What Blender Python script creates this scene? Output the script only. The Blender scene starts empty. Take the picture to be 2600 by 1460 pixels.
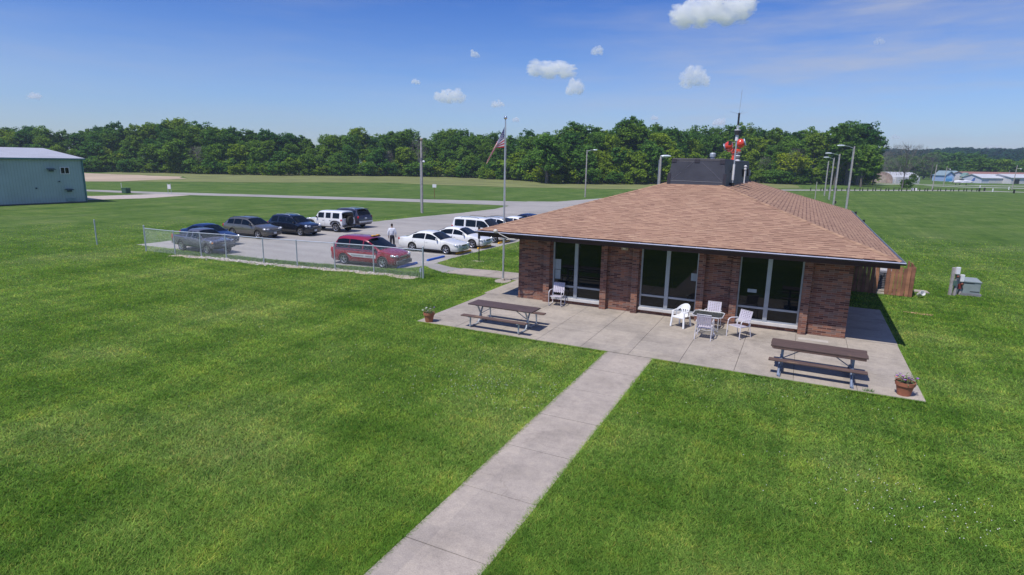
import bpy, bmesh, math, random
import numpy as np
from mathutils import Vector, Matrix, Euler
R = math.radians
HAZE = .00025
sc = bpy.context.scene
col = sc.collection
random.seed(7)
rng = np.random.default_rng(11)

# ------------------------------------------------------------------ camera
CAMH = 6.0
FPX, PITCH, ROLL, YAW = 1496.8, R(12.034), R(1.032), R(25.891)
fwd = Vector((-math.sin(YAW)*math.cos(PITCH), math.cos(YAW)*math.cos(PITCH), -math.sin(PITCH)))
rgt0 = Vector((math.cos(YAW), math.sin(YAW), 0)); up0 = rgt0.cross(fwd)
rgt = math.cos(ROLL)*rgt0 + math.sin(ROLL)*up0
upv = -math.sin(ROLL)*rgt0 + math.cos(ROLL)*up0
cam = bpy.data.cameras.new('camera'); camo = bpy.data.objects.new('camera', cam); col.objects.link(camo)
cam.sensor_width = 36; cam.lens = 36*FPX/2600; cam.clip_end = 60000; cam.clip_start = .1
m = Matrix((rgt, upv, -fwd)).transposed().to_4x4(); m.translation = (0, 0, CAMH); camo.matrix_world = m
sc.camera = camo
def ray(px, py): return fwd*FPX + rgt*(px-1300) - upv*(py-730)
def G(px, py, z=0):                       # survey helper: where the sight line through a photo pixel meets height z
    v = ray(px, py); t = (z-CAMH)/v.z
    return Vector((v.x*t, v.y*t, z))
def GD(x, y, z=0): return G(x/.9908, y/.9908, z)
def at_dist(px, d):                       # ground point in the bearing of a pixel column at distance d
    v = ray(px, 425); k = d/math.hypot(v.x, v.y); return Vector((v.x*k, v.y*k, 0))
def height_at(px, py, d):
    v = ray(px, py); return CAMH + v.z/math.hypot(v.x, v.y)*d

# ------------------------------------------------------------------ materials
MATS = {}
def nodes(name):
    mt = bpy.data.materials.new(name); mt.use_nodes = True
    nt = mt.node_tree; return mt, nt, nt.nodes['Principled BSDF']
def N(nt, t, **k):
    n = nt.nodes.new(t)
    for a, b in k.items(): setattr(n, a, b)
    return n
def c4(c): return (c[0], c[1], c[2], 1)
def ramp(nt, fac, stops):
    r = N(nt, 'ShaderNodeValToRGB'); e = r.color_ramp.elements
    while len(e) > len(stops): e.remove(e[-1])
    while len(e) < len(stops): e.new(.5)
    for i, (p, c) in enumerate(stops): e[i].position = p; e[i].color = c4(c) if len(c) == 3 else c
    nt.links.new(fac, r.inputs[0]); return r.outputs[0]
def pos(nt, scale=(1, 1, 1), obj=False):
    if obj: s = N(nt, 'ShaderNodeTexCoord').outputs['Object']
    else: s = N(nt, 'ShaderNodeNewGeometry').outputs['Position']
    mp = N(nt, 'ShaderNodeMapping'); mp.inputs['Scale'].default_value = scale
    nt.links.new(s, mp.inputs['Vector']); return mp.outputs[0]
def noise(nt, vec, scale, detail=4, rough=.55):
    n = N(nt, 'ShaderNodeTexNoise'); n.inputs['Scale'].default_value = scale
    n.inputs['Detail'].default_value = detail; n.inputs['Roughness'].default_value = rough
    nt.links.new(vec, n.inputs['Vector']); return n.outputs['Fac']
def mixc(nt, fac, a, b, mode='MIX'):
    mx = N(nt, 'ShaderNodeMix', data_type='RGBA', blend_type=mode)
    for s, v in ((mx.inputs[0], fac), (mx.inputs[6], a), (mx.inputs[7], b)):
        if isinstance(v, (int, float)): s.default_value = v
        elif isinstance(v, tuple): s.default_value = c4(v)
        else: nt.links.new(v, s)
    return mx.outputs[2]
def bump(nt, b, h, strength=.3, dist=.02):
    bp = N(nt, 'ShaderNodeBump'); bp.inputs['Strength'].default_value = strength; bp.inputs['Distance'].default_value = dist
    nt.links.new(h, bp.inputs['Height']); nt.links.new(bp.outputs[0], b.inputs['Normal'])
def mat(name, c, rough=.6, metal=0, var=.12, vscale=3, bmp=0, bscale=40, spec=.5, coat=0):
    if name in MATS: return MATS[name]
    mt, nt, b = nodes(name)
    v = pos(nt, obj=True)
    f = noise(nt, v, vscale, 5)
    cc = ramp(nt, f, [(.3, tuple(x*(1-var) for x in c)), (.7, tuple(min(1, x*(1+var)) for x in c))])
    nt.links.new(cc, b.inputs['Base Color'])
    b.inputs['Roughness'].default_value = rough; b.inputs['Metallic'].default_value = metal
    b.inputs['Specular IOR Level'].default_value = spec; b.inputs['Coat Weight'].default_value = coat
    b.inputs['Coat Roughness'].default_value = .05
    if bmp: bump(nt, b, noise(nt, v, bscale, 4), bmp)
    MATS[name] = mt; return mt
def paint(name, c, metal=0.0, rough=.2): return mat(name, c, rough, metal, .03, 1.5, coat=.8)

def grass_group():
    g = bpy.data.node_groups.new('lawn_tone', 'ShaderNodeTree')
    g.interface.new_socket('Color', in_out='OUTPUT', socket_type='NodeSocketColor')
    nt = g
    o = N(nt, 'NodeGroupOutput')
    P = pos(nt)
    big = noise(nt, P, .22, 3, .5); mid = noise(nt, P, 1.1, 5, .65); fine = noise(nt, P, 7, 4, .7)
    a = ramp(nt, big, [(.33, GR1), (.52, GR2), (.70, GR3)])
    b = ramp(nt, mid, [(.3, (.68, .79, .68)), (.5, (1, 1, 1)), (.70, (1.28, 1.12, 1.0))])
    c = mixc(nt, 1.0, a, b, 'MULTIPLY')
    d = ramp(nt, fine, [(.3, (.80, .84, .8)), (.7, (1.18, 1.14, 1.15))])
    c = mixc(nt, 1.0, c, d, 'MULTIPLY')
    # mowing passes: long soft stripes running away across the field
    P2 = N(nt, 'ShaderNodeMapping'); nt.links.new(N(nt, 'ShaderNodeNewGeometry').outputs['Position'], P2.inputs['Vector'])
    P2.inputs['Rotation'].default_value = (0, 0, R(-62)); P2.inputs['Scale'].default_value = (.62, .018, 1)
    st = noise(nt, P2.outputs[0], 1.0, 6, .72)
    s = ramp(nt, st, [(.38, (.86, .89, .89)), (.5, (1, 1, 1)), (.62, (1.14, 1.10, 1.08))])
    c = mixc(nt, 1.0, c, s, 'MULTIPLY')
    P3 = N(nt, 'ShaderNodeMapping'); nt.links.new(N(nt, 'ShaderNodeNewGeometry').outputs['Position'], P3.inputs['Vector'])
    P3.inputs['Rotation'].default_value = (0, 0, R(24)); P3.inputs['Scale'].default_value = (.05, 1.1, 1)
    s3 = ramp(nt, noise(nt, P3.outputs[0], 1.0, 5, .7), [(.38, (.86, .90, .90)), (.5, (1, 1, 1)), (.62, (1.16, 1.10, 1.08))])
    c = mixc(nt, 1.0, c, s3, 'MULTIPLY')
    P4 = N(nt, 'ShaderNodeMapping'); nt.links.new(N(nt, 'ShaderNodeNewGeometry').outputs['Position'], P4.inputs['Vector'])
    P4.inputs['Rotation'].default_value = (0, 0, R(-35)); P4.inputs['Scale'].default_value = (2.2, .16, 1)
    s4 = ramp(nt, noise(nt, P4.outputs[0], 1.0, 4, .7), [(.38, (.88, .92, .9)), (.5, (1, 1, 1)), (.62, (1.13, 1.09, 1.1))])
    c = mixc(nt, 1.0, c, s4, 'MULTIPLY')
    nt.links.new(c, o.inputs[0]); return g
GR1, GR2, GR3 = (.122, .240, .034), (.176, .300, .056), (.232, .336, .088)
GG = grass_group()
def lawn_mat():
    mt, nt, b = nodes('lawn_grass')
    g = N(nt, 'ShaderNodeGroup'); g.node_tree = GG
    P = pos(nt)
    vf = noise(nt, P, 60, 3, .7)
    d = ramp(nt, vf, [(.3, (.31, .33, .32)), (.7, (.62, .60, .68))])
    c = mixc(nt, 1.0, g.outputs[0], d, 'MULTIPLY')
    nt.links.new(c, b.inputs['Base Color']); b.inputs['Roughness'].default_value = .9
    b.inputs['Specular IOR Level'].default_value = .15
    bump(nt, b, noise(nt, P, 35, 5, .8), .5, .05)
    return mt
def blade_mat():
    mt, nt, b = nodes('grass_blade')
    g = N(nt, 'ShaderNodeGroup'); g.node_tree = GG
    at = N(nt, 'ShaderNodeAttribute', attribute_name='tone')
    c = mixc(nt, 1.0, g.outputs[0], at.outputs['Color'], 'MULTIPLY')
    df = N(nt, 'ShaderNodeBsdfDiffuse'); tr = N(nt, 'ShaderNodeBsdfTranslucent'); mx = N(nt, 'ShaderNodeMixShader')
    nt.links.new(c, df.inputs[0]); nt.links.new(c, tr.inputs[0]); mx.inputs[0].default_value = .45
    nt.links.new(df.outputs[0], mx.inputs[1]); nt.links.new(tr.outputs[0], mx.inputs[2])
    nt.links.new(mx.outputs[0], nt.nodes['Material Output'].inputs[0]); return mt
def concrete_mat(name, c, stain=.25):
    mt, nt, b = nodes(name); P = pos(nt)
    c1 = ramp(nt, noise(nt, P, .8, 6, .65), [(.3, tuple(x*(1-stain) for x in c)), (.5, c), (.72, tuple(x*1.12 for x in c))])
    c2 = ramp(nt, noise(nt, P, 55, 4, .85), [(.34, (.76, .76, .77)), (.5, (1, 1, 1)), (.66, (1.22, 1.2, 1.18))])
    c2b = ramp(nt, noise(nt, P, 4.5, 6, .75), [(.32, (.86, .85, .86)), (.5, (1, 1, 1)), (.68, (1.1, 1.09, 1.06))])
    c3 = mixc(nt, 1.0, mixc(nt, 1.0, c1, c2b, 'MULTIPLY'), c2, 'MULTIPLY')
    s_ = N(nt, 'ShaderNodeSeparateXYZ'); nt.links.new(P, s_.inputs[0])
    sl = N(nt, 'ShaderNodeVectorMath', operation='SNAP'); sl.inputs[1].default_value = (1.6, 1.85, 9); nt.links.new(P, sl.inputs[0])
    wn_ = N(nt, 'ShaderNodeTexWhiteNoise'); nt.links.new(sl.outputs[0], wn_.inputs['Vector'])
    c3 = mixc(nt, 1.0, c3, ramp(nt, wn_.outputs['Value'], [(0, (.93, .93, .94)), (1, (1.05, 1.04, 1.03))]), 'MULTIPLY')
    v = N(nt, 'ShaderNodeTexVoronoi', feature='DISTANCE_TO_EDGE'); v.inputs['Scale'].default_value = .55
    wp = N(nt, 'ShaderNodeVectorMath', operation='ADD'); nn = N(nt, 'ShaderNodeTexNoise'); nn.inputs['Scale'].default_value = 1.2
    nt.links.new(P, nn.inputs['Vector']); nt.links.new(P, wp.inputs[0]); nt.links.new(nn.outputs['Color'], wp.inputs[1])
    nt.links.new(wp.outputs[0], v.inputs['Vector'])
    k = ramp(nt, v.outputs['Distance'], [(0, (.80, .79, .78)), (.008, (1, 1, 1))])
    gate = ramp(nt, noise(nt, P, .35, 2), [(.54, (0, 0, 0)), (.60, (1, 1, 1))])
    c4_ = mixc(nt, gate, c3, mixc(nt, 1.0, c3, k, 'MULTIPLY'))
    nt.links.new(c4_, b.inputs['Base Color']); b.inputs['Roughness'].default_value = .85
    bump(nt, b, noise(nt, P, 60, 4, .7), .25, .01); return mt
def asphalt_mat(name, c):
    mt, nt, b = nodes(name); P = pos(nt)
    c1 = ramp(nt, noise(nt, P, .16, 6, .65), [(.32, tuple(x*.82 for x in c)), (.5, c), (.7, tuple(x*1.12 for x in c))])
    c2 = ramp(nt, noise(nt, P, 28, 3, .8), [(.3, (.85, .85, .85)), (.7, (1.12, 1.12, 1.12))])
    c3 = mixc(nt, 1.0, c1, c2, 'MULTIPLY')
    P2 = pos(nt, (.05, .9, 1)); s = ramp(nt, noise(nt, P2, 1.2, 3), [(.4, (.9, .9, .9)), (.6, (1.05, 1.05, 1.05))])
    c3 = mixc(nt, 1.0, c3, s, 'MULTIPLY')
    v = N(nt, 'ShaderNodeTexVoronoi', feature='DISTANCE_TO_EDGE'); v.inputs['Scale'].default_value = .16
    wp = N(nt, 'ShaderNodeVectorMath', operation='ADD'); nn = N(nt, 'ShaderNodeTexNoise'); nn.inputs['Scale'].default_value = .6
    sc_ = N(nt, 'ShaderNodeVectorMath', operation='SCALE'); sc_.inputs['Scale'].default_value = 3
    nt.links.new(P, nn.inputs['Vector']); nt.links.new(nn.outputs['Color'], sc_.inputs[0]); nt.links.new(P, wp.inputs[0]); nt.links.new(sc_.outputs[0], wp.inputs[1])
    nt.links.new(wp.outputs[0], v.inputs['Vector'])
    k = ramp(nt, v.outputs['Distance'], [(0, (.86, .85, .84)), (.005, (1, 1, 1))])
    c3 = mixc(nt, 1.0, c3, k, 'MULTIPLY')
    nt.links.new(c3, b.inputs['Base Color']); b.inputs['Roughness'].default_value = .9
    bump(nt, b, noise(nt, P, 50, 3), .2, .01); return mt
def brick_mat():
    mt, nt, b = nodes('brick')
    P = N(nt, 'ShaderNodeTexCoord').outputs['Object']; s = N(nt, 'ShaderNodeSeparateXYZ'); nt.links.new(P, s.inputs[0])
    ad = N(nt, 'ShaderNodeMath', operation='ADD'); nt.links.new(s.outputs[0], ad.inputs[0]); nt.links.new(s.outputs[1], ad.inputs[1])
    cb = N(nt, 'ShaderNodeCombineXYZ'); nt.links.new(ad.outputs[0], cb.inputs[0]); nt.links.new(s.outputs[2], cb.inputs[1])
    br = N(nt, 'ShaderNodeTexBrick'); nt.links.new(cb.outputs[0], br.inputs['Vector'])
    br.inputs['Scale'].default_value = 1; br.inputs['Brick Width'].default_value = .30; br.inputs['Row Height'].default_value = .072
    br.inputs['Mortar Size'].default_value = .006; br.inputs['Mortar Smooth'].default_value = .2; br.inputs['Bias'].default_value = -.1
    br.inputs['Color1'].default_value = (0, 0, 0, 1); br.inputs['Color2'].default_value = (1, 1, 1, 1); br.inputs['Mortar'].default_value = (.5, .5, .5, 1)
    # per-brick tone: run the brick's two-tone value and a stretched noise through one ramp
    sn = N(nt, 'ShaderNodeVectorMath', operation='SNAP'); sn.inputs[1].default_value = (.30, .072, 1); nt.links.new(cb.outputs[0], sn.inputs[0])
    wn = N(nt, 'ShaderNodeTexWhiteNoise'); nt.links.new(br.outputs['Color'], wn.inputs['Vector'])
    c = ramp(nt, br.outputs['Color'], [(0, (.075, .028, .022)), (.20, (.17, .062, .040)), (.36, (.27, .112, .064)), (.5, (.160, .105, .088)), (.64, (.28, .122, .070)), (.78, (.12, .052, .040)), (1, (.20, .140, .118))])
    c = mixc(nt, 1.0, c, ramp(nt, noise(nt, P, 5, 4), [(.3, (.85, .85, .85)), (.7, (1.15, 1.12, 1.1))]), 'MULTIPLY')
    c = mixc(nt, br.outputs['Fac'], c, (.27, .19, .16))
    nt.links.new(c, b.inputs['Base Color']); b.inputs['Roughness'].default_value = .85
    bump(nt, b, br.outputs['Fac'], -.4, .006); return mt
def shingle_mat():
    mt, nt, b = nodes('shingles')
    uv = N(nt, 'ShaderNodeUVMap', uv_map='roof').outputs[0]
    s0 = N(nt, 'ShaderNodeSeparateXYZ'); nt.links.new(uv, s0.inputs[0])
    def mth(op, a_, b_=None):
        n_ = N(nt, 'ShaderNodeMath', operation=op)
        for k_, v_ in enumerate((a_, b_)):
            if v_ is None: continue
            if isinstance(v_, (int, float)): n_.inputs[k_].default_value = v_
            else: nt.links.new(v_, n_.inputs[k_])
        return n_.outputs[0]
    rowi = mth('FLOOR', mth('DIVIDE', s0.outputs[1], .165))
    def tabs(w, seed):
        w1 = N(nt, 'ShaderNodeTexWhiteNoise', noise_dimensions='1D'); nt.links.new(mth('ADD', rowi, seed), w1.inputs['W'])
        cell = mth('FLOOR', mth('ADD', mth('DIVIDE', s0.outputs[0], w), mth('MULTIPLY', w1.outputs[0], 7.0)))
        cb_ = N(nt, 'ShaderNodeCombineXYZ'); nt.links.new(cell, cb_.inputs[0]); nt.links.new(rowi, cb_.inputs[1]); cb_.inputs[2].default_value = seed
        w2 = N(nt, 'ShaderNodeTexWhiteNoise', noise_dimensions='3D'); nt.links.new(cb_.outputs[0], w2.inputs['Vector']); return w2.outputs['Value']
    a = tabs(.33, 3.3); a2 = tabs(.22, 8.1)
    c = ramp(nt, a, [(0, (.245, .145, .105)), (.3, (.322, .200, .138)), (.55, (.362, .230, .158)), (.8, (.290, .175, .125)), (1, (.400, .265, .182))])
    c = mixc(nt, .35, c, ramp(nt, a2, [(0, (.21, .125, .092)), (.5, (.332, .207, .142)), (1, (.415, .275, .190))]))
    # butt edge of each course in shadow, only under the thick tabs
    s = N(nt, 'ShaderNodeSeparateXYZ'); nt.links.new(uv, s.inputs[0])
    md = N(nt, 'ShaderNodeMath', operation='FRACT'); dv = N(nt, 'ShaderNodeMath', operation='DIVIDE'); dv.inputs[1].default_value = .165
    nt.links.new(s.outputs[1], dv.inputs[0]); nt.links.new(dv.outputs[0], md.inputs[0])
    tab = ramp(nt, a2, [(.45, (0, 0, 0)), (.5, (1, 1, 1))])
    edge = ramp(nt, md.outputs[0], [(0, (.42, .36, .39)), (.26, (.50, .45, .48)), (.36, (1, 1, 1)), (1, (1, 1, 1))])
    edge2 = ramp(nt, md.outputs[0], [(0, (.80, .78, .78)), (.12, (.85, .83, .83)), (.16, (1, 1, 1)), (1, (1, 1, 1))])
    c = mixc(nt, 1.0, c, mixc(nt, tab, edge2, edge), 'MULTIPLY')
    P = pos(nt)
    c = mixc(nt, 1.0, c, ramp(nt, noise(nt, P, .7, 4), [(.3, (.92, .90, .9)), (.7, (1.08, 1.06, 1.05))]), 'MULTIPLY')
    c = mixc(nt, 1.0, c, ramp(nt, noise(nt, P, 90, 2), [(.3, (.88, .88, .88)), (.7, (1.12, 1.12, 1.12))]), 'MULTIPLY')
    nt.links.new(c, b.inputs['Base Color']); b.inputs['Roughness'].default_value = .9; b.inputs['Specular IOR Level'].default_value = .2
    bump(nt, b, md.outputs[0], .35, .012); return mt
def leaf_mat(name, c1, c2, c3, tl=.3):
    mt, nt, b = nodes(name)
    oi = N(nt, 'ShaderNodeObjectInfo'); P = pos(nt, obj=True)
    f = noise(nt, P, .45, 4, .6)
    c = ramp(nt, f, [(.32, c1), (.5, c2), (.68, c3)])
    tint = ramp(nt, oi.outputs['Random'], [(0, (.55, .72, .85)), (.3, (.85, .92, .95)), (.6, (1.05, 1.0, .8)), (.85, (1.35, 1.12, .75)), (1, (1.7, 1.3, .75))])
    c = mixc(nt, 1.0, c, tint, 'MULTIPLY')
    df = N(nt, 'ShaderNodeBsdfDiffuse'); tr = N(nt, 'ShaderNodeBsdfTranslucent'); mx = N(nt, 'ShaderNodeMixShader')
    nt.links.new(c, df.inputs[0]); nt.links.new(c, tr.inputs[0]); mx.inputs[0].default_value = tl+.08
    nt.links.new(df.outputs[0], mx.inputs[1]); nt.links.new(tr.outputs[0], mx.inputs[2])
    nt.links.new(mx.outputs[0], nt.nodes['Material Output'].inputs[0]); return mt
def glass_dark(name='dark_glass', c=(.004, .006, .007), rough=.03):
    if name in MATS: return MATS[name]
    mt, nt, b = nodes(name)
    P = pos(nt, obj=True); nt.links.new(ramp(nt, noise(nt, P, .8, 2), [(.3, c), (.7, tuple(x*1.3 for x in c))]), b.inputs['Base Color'])
    b.inputs['Roughness'].default_value = rough; b.inputs['IOR'].default_value = 1.42
    MATS[name] = mt; return mt
def clear_glass():
    if 'clear_glass' in MATS: return MATS['clear_glass']
    mt, nt, b = nodes('clear_glass')
    tr = N(nt, 'ShaderNodeBsdfTransparent'); tr.inputs[0].default_value = (.88, .90, .89, 1)
    gl = N(nt, 'ShaderNodeBsdfGlossy'); gl.inputs['Roughness'].default_value = .08
    df = N(nt, 'ShaderNodeBsdfDiffuse'); df.inputs[0].default_value = (.35, .40, .39, 1)
    m1 = N(nt, 'ShaderNodeMixShader'); m1.inputs[0].default_value = .16
    m2 = N(nt, 'ShaderNodeMixShader'); fr = N(nt, 'ShaderNodeFresnel'); fr.inputs[0].default_value = 1.5
    nt.links.new(tr.outputs[0], m1.inputs[1]); nt.links.new(df.outputs[0], m1.inputs[2])
    nt.links.new(fr.outputs[0], m2.inputs[0]); nt.links.new(m1.outputs[0], m2.inputs[1]); nt.links.new(gl.outputs[0], m2.inputs[2])
    nt.links.new(m2.outputs[0], nt.nodes['Material Output'].inputs[0]); MATS['clear_glass'] = mt; return mt
def ribbed_mat(name, c, axis='s', pitch=.3, depth=.5):
    mt, nt, b = nodes(name)
    P = N(nt, 'ShaderNodeTexCoord').outputs['Object']; s = N(nt, 'ShaderNodeSeparateXYZ'); nt.links.new(P, s.inputs[0])
    ad = N(nt, 'ShaderNodeMath', operation='ADD'); nt.links.new(s.outputs[0], ad.inputs[0]); nt.links.new(s.outputs[1], ad.inputs[1])
    dv = N(nt, 'ShaderNodeMath', operation='DIVIDE'); dv.inputs[1].default_value = pitch; nt.links.new(ad.outputs[0], dv.inputs[0])
    fr = N(nt, 'ShaderNodeMath', operation='FRACT'); nt.links.new(dv.outputs[0], fr.inputs[0])
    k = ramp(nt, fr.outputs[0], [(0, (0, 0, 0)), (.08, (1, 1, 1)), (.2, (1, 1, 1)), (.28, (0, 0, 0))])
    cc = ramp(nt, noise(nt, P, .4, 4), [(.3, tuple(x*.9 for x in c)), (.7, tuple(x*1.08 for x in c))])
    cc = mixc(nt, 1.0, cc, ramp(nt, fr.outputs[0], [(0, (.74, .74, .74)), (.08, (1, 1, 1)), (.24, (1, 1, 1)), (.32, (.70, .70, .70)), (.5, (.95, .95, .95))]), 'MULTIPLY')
    nt.links.new(cc, b.inputs['Base Color']); b.inputs['Roughness'].default_value = .5; bump(nt, b, k, depth, .03); return mt

M_white = mat('white_metal', (.72, .72, .74), .45)
M_alum = mat('aluminium', (.50, .52, .56), .4, .5)
M_galv = mat('galvanised', (.42, .46, .50), .5, .4, .15, 8)
M_black = mat('black_rubber', (.012, .012, .013), .8)
M_dark = mat('dark_plastic', (.022, .022, .025), .5)
M_chrome = mat('chrome', (.65, .65, .68), .15, 1)
M_rim = mat('alloy_rim', (.55, .56, .60), .3, .8)
M_woodpole = mat('weathered_pole', (.36, .33, .32), .9, 0, .25, 4, .4, 15)
M_concrete = concrete_mat('concrete', (.355, .312, .262))
M_concrete2 = concrete_mat('concrete_path', (.352, .306, .262), .24)
M_asphalt = asphalt_mat('lot_asphalt', (.325, .305, .285))
M_road = asphalt_mat('road_asphalt', (.31, .293, .275))
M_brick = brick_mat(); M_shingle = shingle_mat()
M_glass = glass_dark()

# ------------------------------------------------------------------ mesh builder
class MB:
    def __init__(s): s.v = []; s.f = []; s.m = []; s.mi = 0
    def add(s, vs, fs, mi=None):
        o = len(s.v); s.v += [tuple(x) for x in vs]; s.f += [tuple(i+o for i in f) for f in fs]
        s.m += [s.mi if mi is None else mi]*len(fs); return s
    def box(s, c, d, rot=None, mi=None, taper=1.0, taper_y=None):
        hx, hy, hz = d[0]/2, d[1]/2, d[2]/2; ty = taper if taper_y is None else taper_y
        vs = [Vector((sx*hx*(taper if sz > 0 else 1), sy*hy*(ty if sz > 0 else 1), sz*hz)) for sz in (-1, 1) for sy in (-1, 1) for sx in (-1, 1)]
        if rot is not None:
            q = rot if isinstance(rot, Matrix) else Euler(rot).to_matrix(); vs = [q @ x for x in vs]
        c = Vector(c); return s.add([x+c for x in vs], [(0, 2, 3, 1), (4, 5, 7, 6), (0, 1, 5, 4), (2, 6, 7, 3), (0, 4, 6, 2), (1, 3, 7, 5)], mi)
    def tube(s, pts, r, n=8, mi=None, cap=True):
        pts = [Vector(p) for p in pts]; k = len(pts)
        rs = r if isinstance(r, (list, tuple)) else [r]*k
        vs = []; ref = None
        for i, p in enumerate(pts):
            t = (pts[min(i+1, k-1)]-pts[max(i-1, 0)]).normalized()
            if ref is None: ref = Vector((0, 0, 1)) if abs(t.z) < .9 else Vector((1, 0, 0))
            a = t.cross(ref)
            if a.length < 1e-4: a = t.cross(Vector((0, 1, 0)))
            a.normalize(); b_ = a.cross(t).normalized(); ref = b_
            vs += [p+(a*math.cos(2*math.pi*j/n)+b_*math.sin(2*math.pi*j/n))*rs[i] for j in range(n)]
        fs = [(i*n+j, i*n+(j+1) % n, (i+1)*n+(j+1) % n, (i+1)*n+j) for i in range(k-1) for j in range(n)]
        if cap: fs += [tuple(range(n))[::-1], tuple((k-1)*n+j for j in range(n))]
        return s.add(vs, fs, mi)
    def lathe(s, prof, c=(0, 0, 0), n=16, axis='z', mi=None, cap=True):
        vs = []
        for r, h in prof:
            for j in range(n):
                a = 2*math.pi*j/n; x, y = r*math.cos(a), r*math.sin(a)
                vs.append((x+c[0], y+c[1], h+c[2]) if axis == 'z' else (x+c[0], h+c[1], y+c[2]) if axis == 'y' else (h+c[0], x+c[1], y+c[2]))
        k = len(prof); fs = [(i*n+j, i*n+(j+1) % n, (i+1)*n+(j+1) % n, (i+1)*n+j) for i in range(k-1) for j in range(n)]
        if cap: fs += [tuple(range(n))[::-1], tuple((k-1)*n+j for j in range(n))]
        return s.add(vs, fs, mi)
    def ball(s, c, r, n=10, mi=None):
        if not isinstance(r, (tuple, list)): r = (r, r, r)
        vs = [(c[0], c[1], c[2]-r[2])]; k = max(4, n//2)
        for i in range(1, k):
            p = -math.pi/2+math.pi*i/k
            vs += [(c[0]+r[0]*math.cos(p)*math.cos(2*math.pi*j/n), c[1]+r[1]*math.cos(p)*math.sin(2*math.pi*j/n), c[2]+r[2]*math.sin(p)) for j in range(n)]
        vs.append((c[0], c[1], c[2]+r[2])); L = len(vs)-1
        fs = [(0, 1+(j+1) % n, 1+j) for j in range(n)]
        fs += [(1+i*n+j, 1+i*n+(j+1) % n, 1+(i+1)*n+(j+1) % n, 1+(i+1)*n+j) for i in range(k-2) for j in range(n)]
        fs += [(L, 1+(k-2)*n+j, 1+(k-2)*n+(j+1) % n) for j in range(n)]
        return s.add(vs, fs, mi)
    def prism(s, poly, z0, z1, mi=None):
        n = len(poly); vs = [(x, y, z0) for x, y in poly]+[(x, y, z1) for x, y in poly]
        fs = [tuple(range(n))[::-1], tuple(range(n, 2*n))]+[(i, (i+1) % n, n+(i+1) % n, n+i) for i in range(n)]
        return s.add(vs, fs, mi)
    def quad(s, a, b, c, d, mi=None): return s.add([a, b, c, d], [(0, 1, 2, 3)], mi)
    def build(s, name, mats, parent=None, smooth=False, loc=None, rot=None, fix=True, bevel=0):
        me = bpy.data.meshes.new(name); me.from_pydata(s.v, [], s.f)
        if not isinstance(mats, (list, tuple)): mats = [mats]
        for q in mats: me.materials.append(q)
        me.polygons.foreach_set('material_index', s.m)
        if fix and len(s.f) < 30000:
            b = bmesh.new(); b.from_mesh(me); bmesh.ops.recalc_face_normals(b, faces=b.faces)
            if bevel: bmesh.ops.bevel(b, geom=[e for e in b.edges if e.is_manifold and e.calc_face_angle(0) > .6], offset=bevel, segments=1, affect='EDGES')
            b.to_mesh(me); b.free()
        if smooth:
            me.polygons.foreach_set('use_smooth', [True]*len(me.polygons)); me.set_sharp_from_angle(angle=R(38 if smooth is True else smooth))
        o = bpy.data.objects.new(name, me); col.objects.link(o)
        if parent is not None: o.parent = parent
        if loc is not None: o.location = loc
        if rot is not None: o.rotation_euler = rot
        return o
def tag(o, label=None, cat=None, group=None, kind=None):
    if label: o['label'] = label
    if cat: o['category'] = cat
    if group: o['group'] = group
    if kind: o['kind'] = kind
    return o
def thing(name, label, cat, loc=(0, 0, 0), rz=0, group=None):
    o = bpy.data.objects.new(name, None); col.objects.link(o); o.empty_display_size = .2
    o.location = loc; o.rotation_euler = (0, 0, rz); return tag(o, label, cat, group)
def dup(root, loc, rz=0, label=None, group=None, scale=None):
    r = root.copy(); col.objects.link(r); r.location = loc; r.rotation_euler = (0, 0, rz)
    if scale is not None: r.scale = scale if isinstance(scale, tuple) else (scale,)*3
    if label: r['label'] = label
    if group: r['group'] = group
    for ch in list(root.children):
        c = ch.copy(); col.objects.link(c); c.parent = r
        for g in list(ch.children):
            d = g.copy(); col.objects.link(d); d.parent = c
    return r
def sheet(name, pts, z, mt, kind='structure', rag=0, step=.5):
    """flat polygon sheet; rag > 0 makes a slightly irregular outline"""
    P = [Vector((p[0], p[1])) for p in pts]; out = []
    for i, p in enumerate(P):
        q = P[(i+1) % len(P)]; L = (q-p).length; n = max(1, int(L/step)) if rag else 1
        nrm = Vector((-(q-p).y, (q-p).x)).normalized() if L > 0 else Vector((0, 0))
        for k in range(n):
            t = k/n; out.append(p.lerp(q, t)+(nrm*random.uniform(-rag, rag) if rag and k else Vector((0, 0))))
    me = bpy.data.meshes.new(name); me.from_pydata([(p.x, p.y, z) for p in out], [], [tuple(range(len(out)))]); me.materials.append(mt)
    b = bmesh.new(); b.from_mesh(me); bmesh.ops.recalc_face_normals(b, faces=b.faces)
    if b.faces[:][0].normal.z < 0: bmesh.ops.reverse_faces(b, faces=b.faces)
    bmesh.ops.triangulate(b, faces=b.faces); b.to_mesh(me); b.free()
    o = bpy.data.objects.new(name, me); col.objects.link(o); return tag(o, kind=kind)

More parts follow.
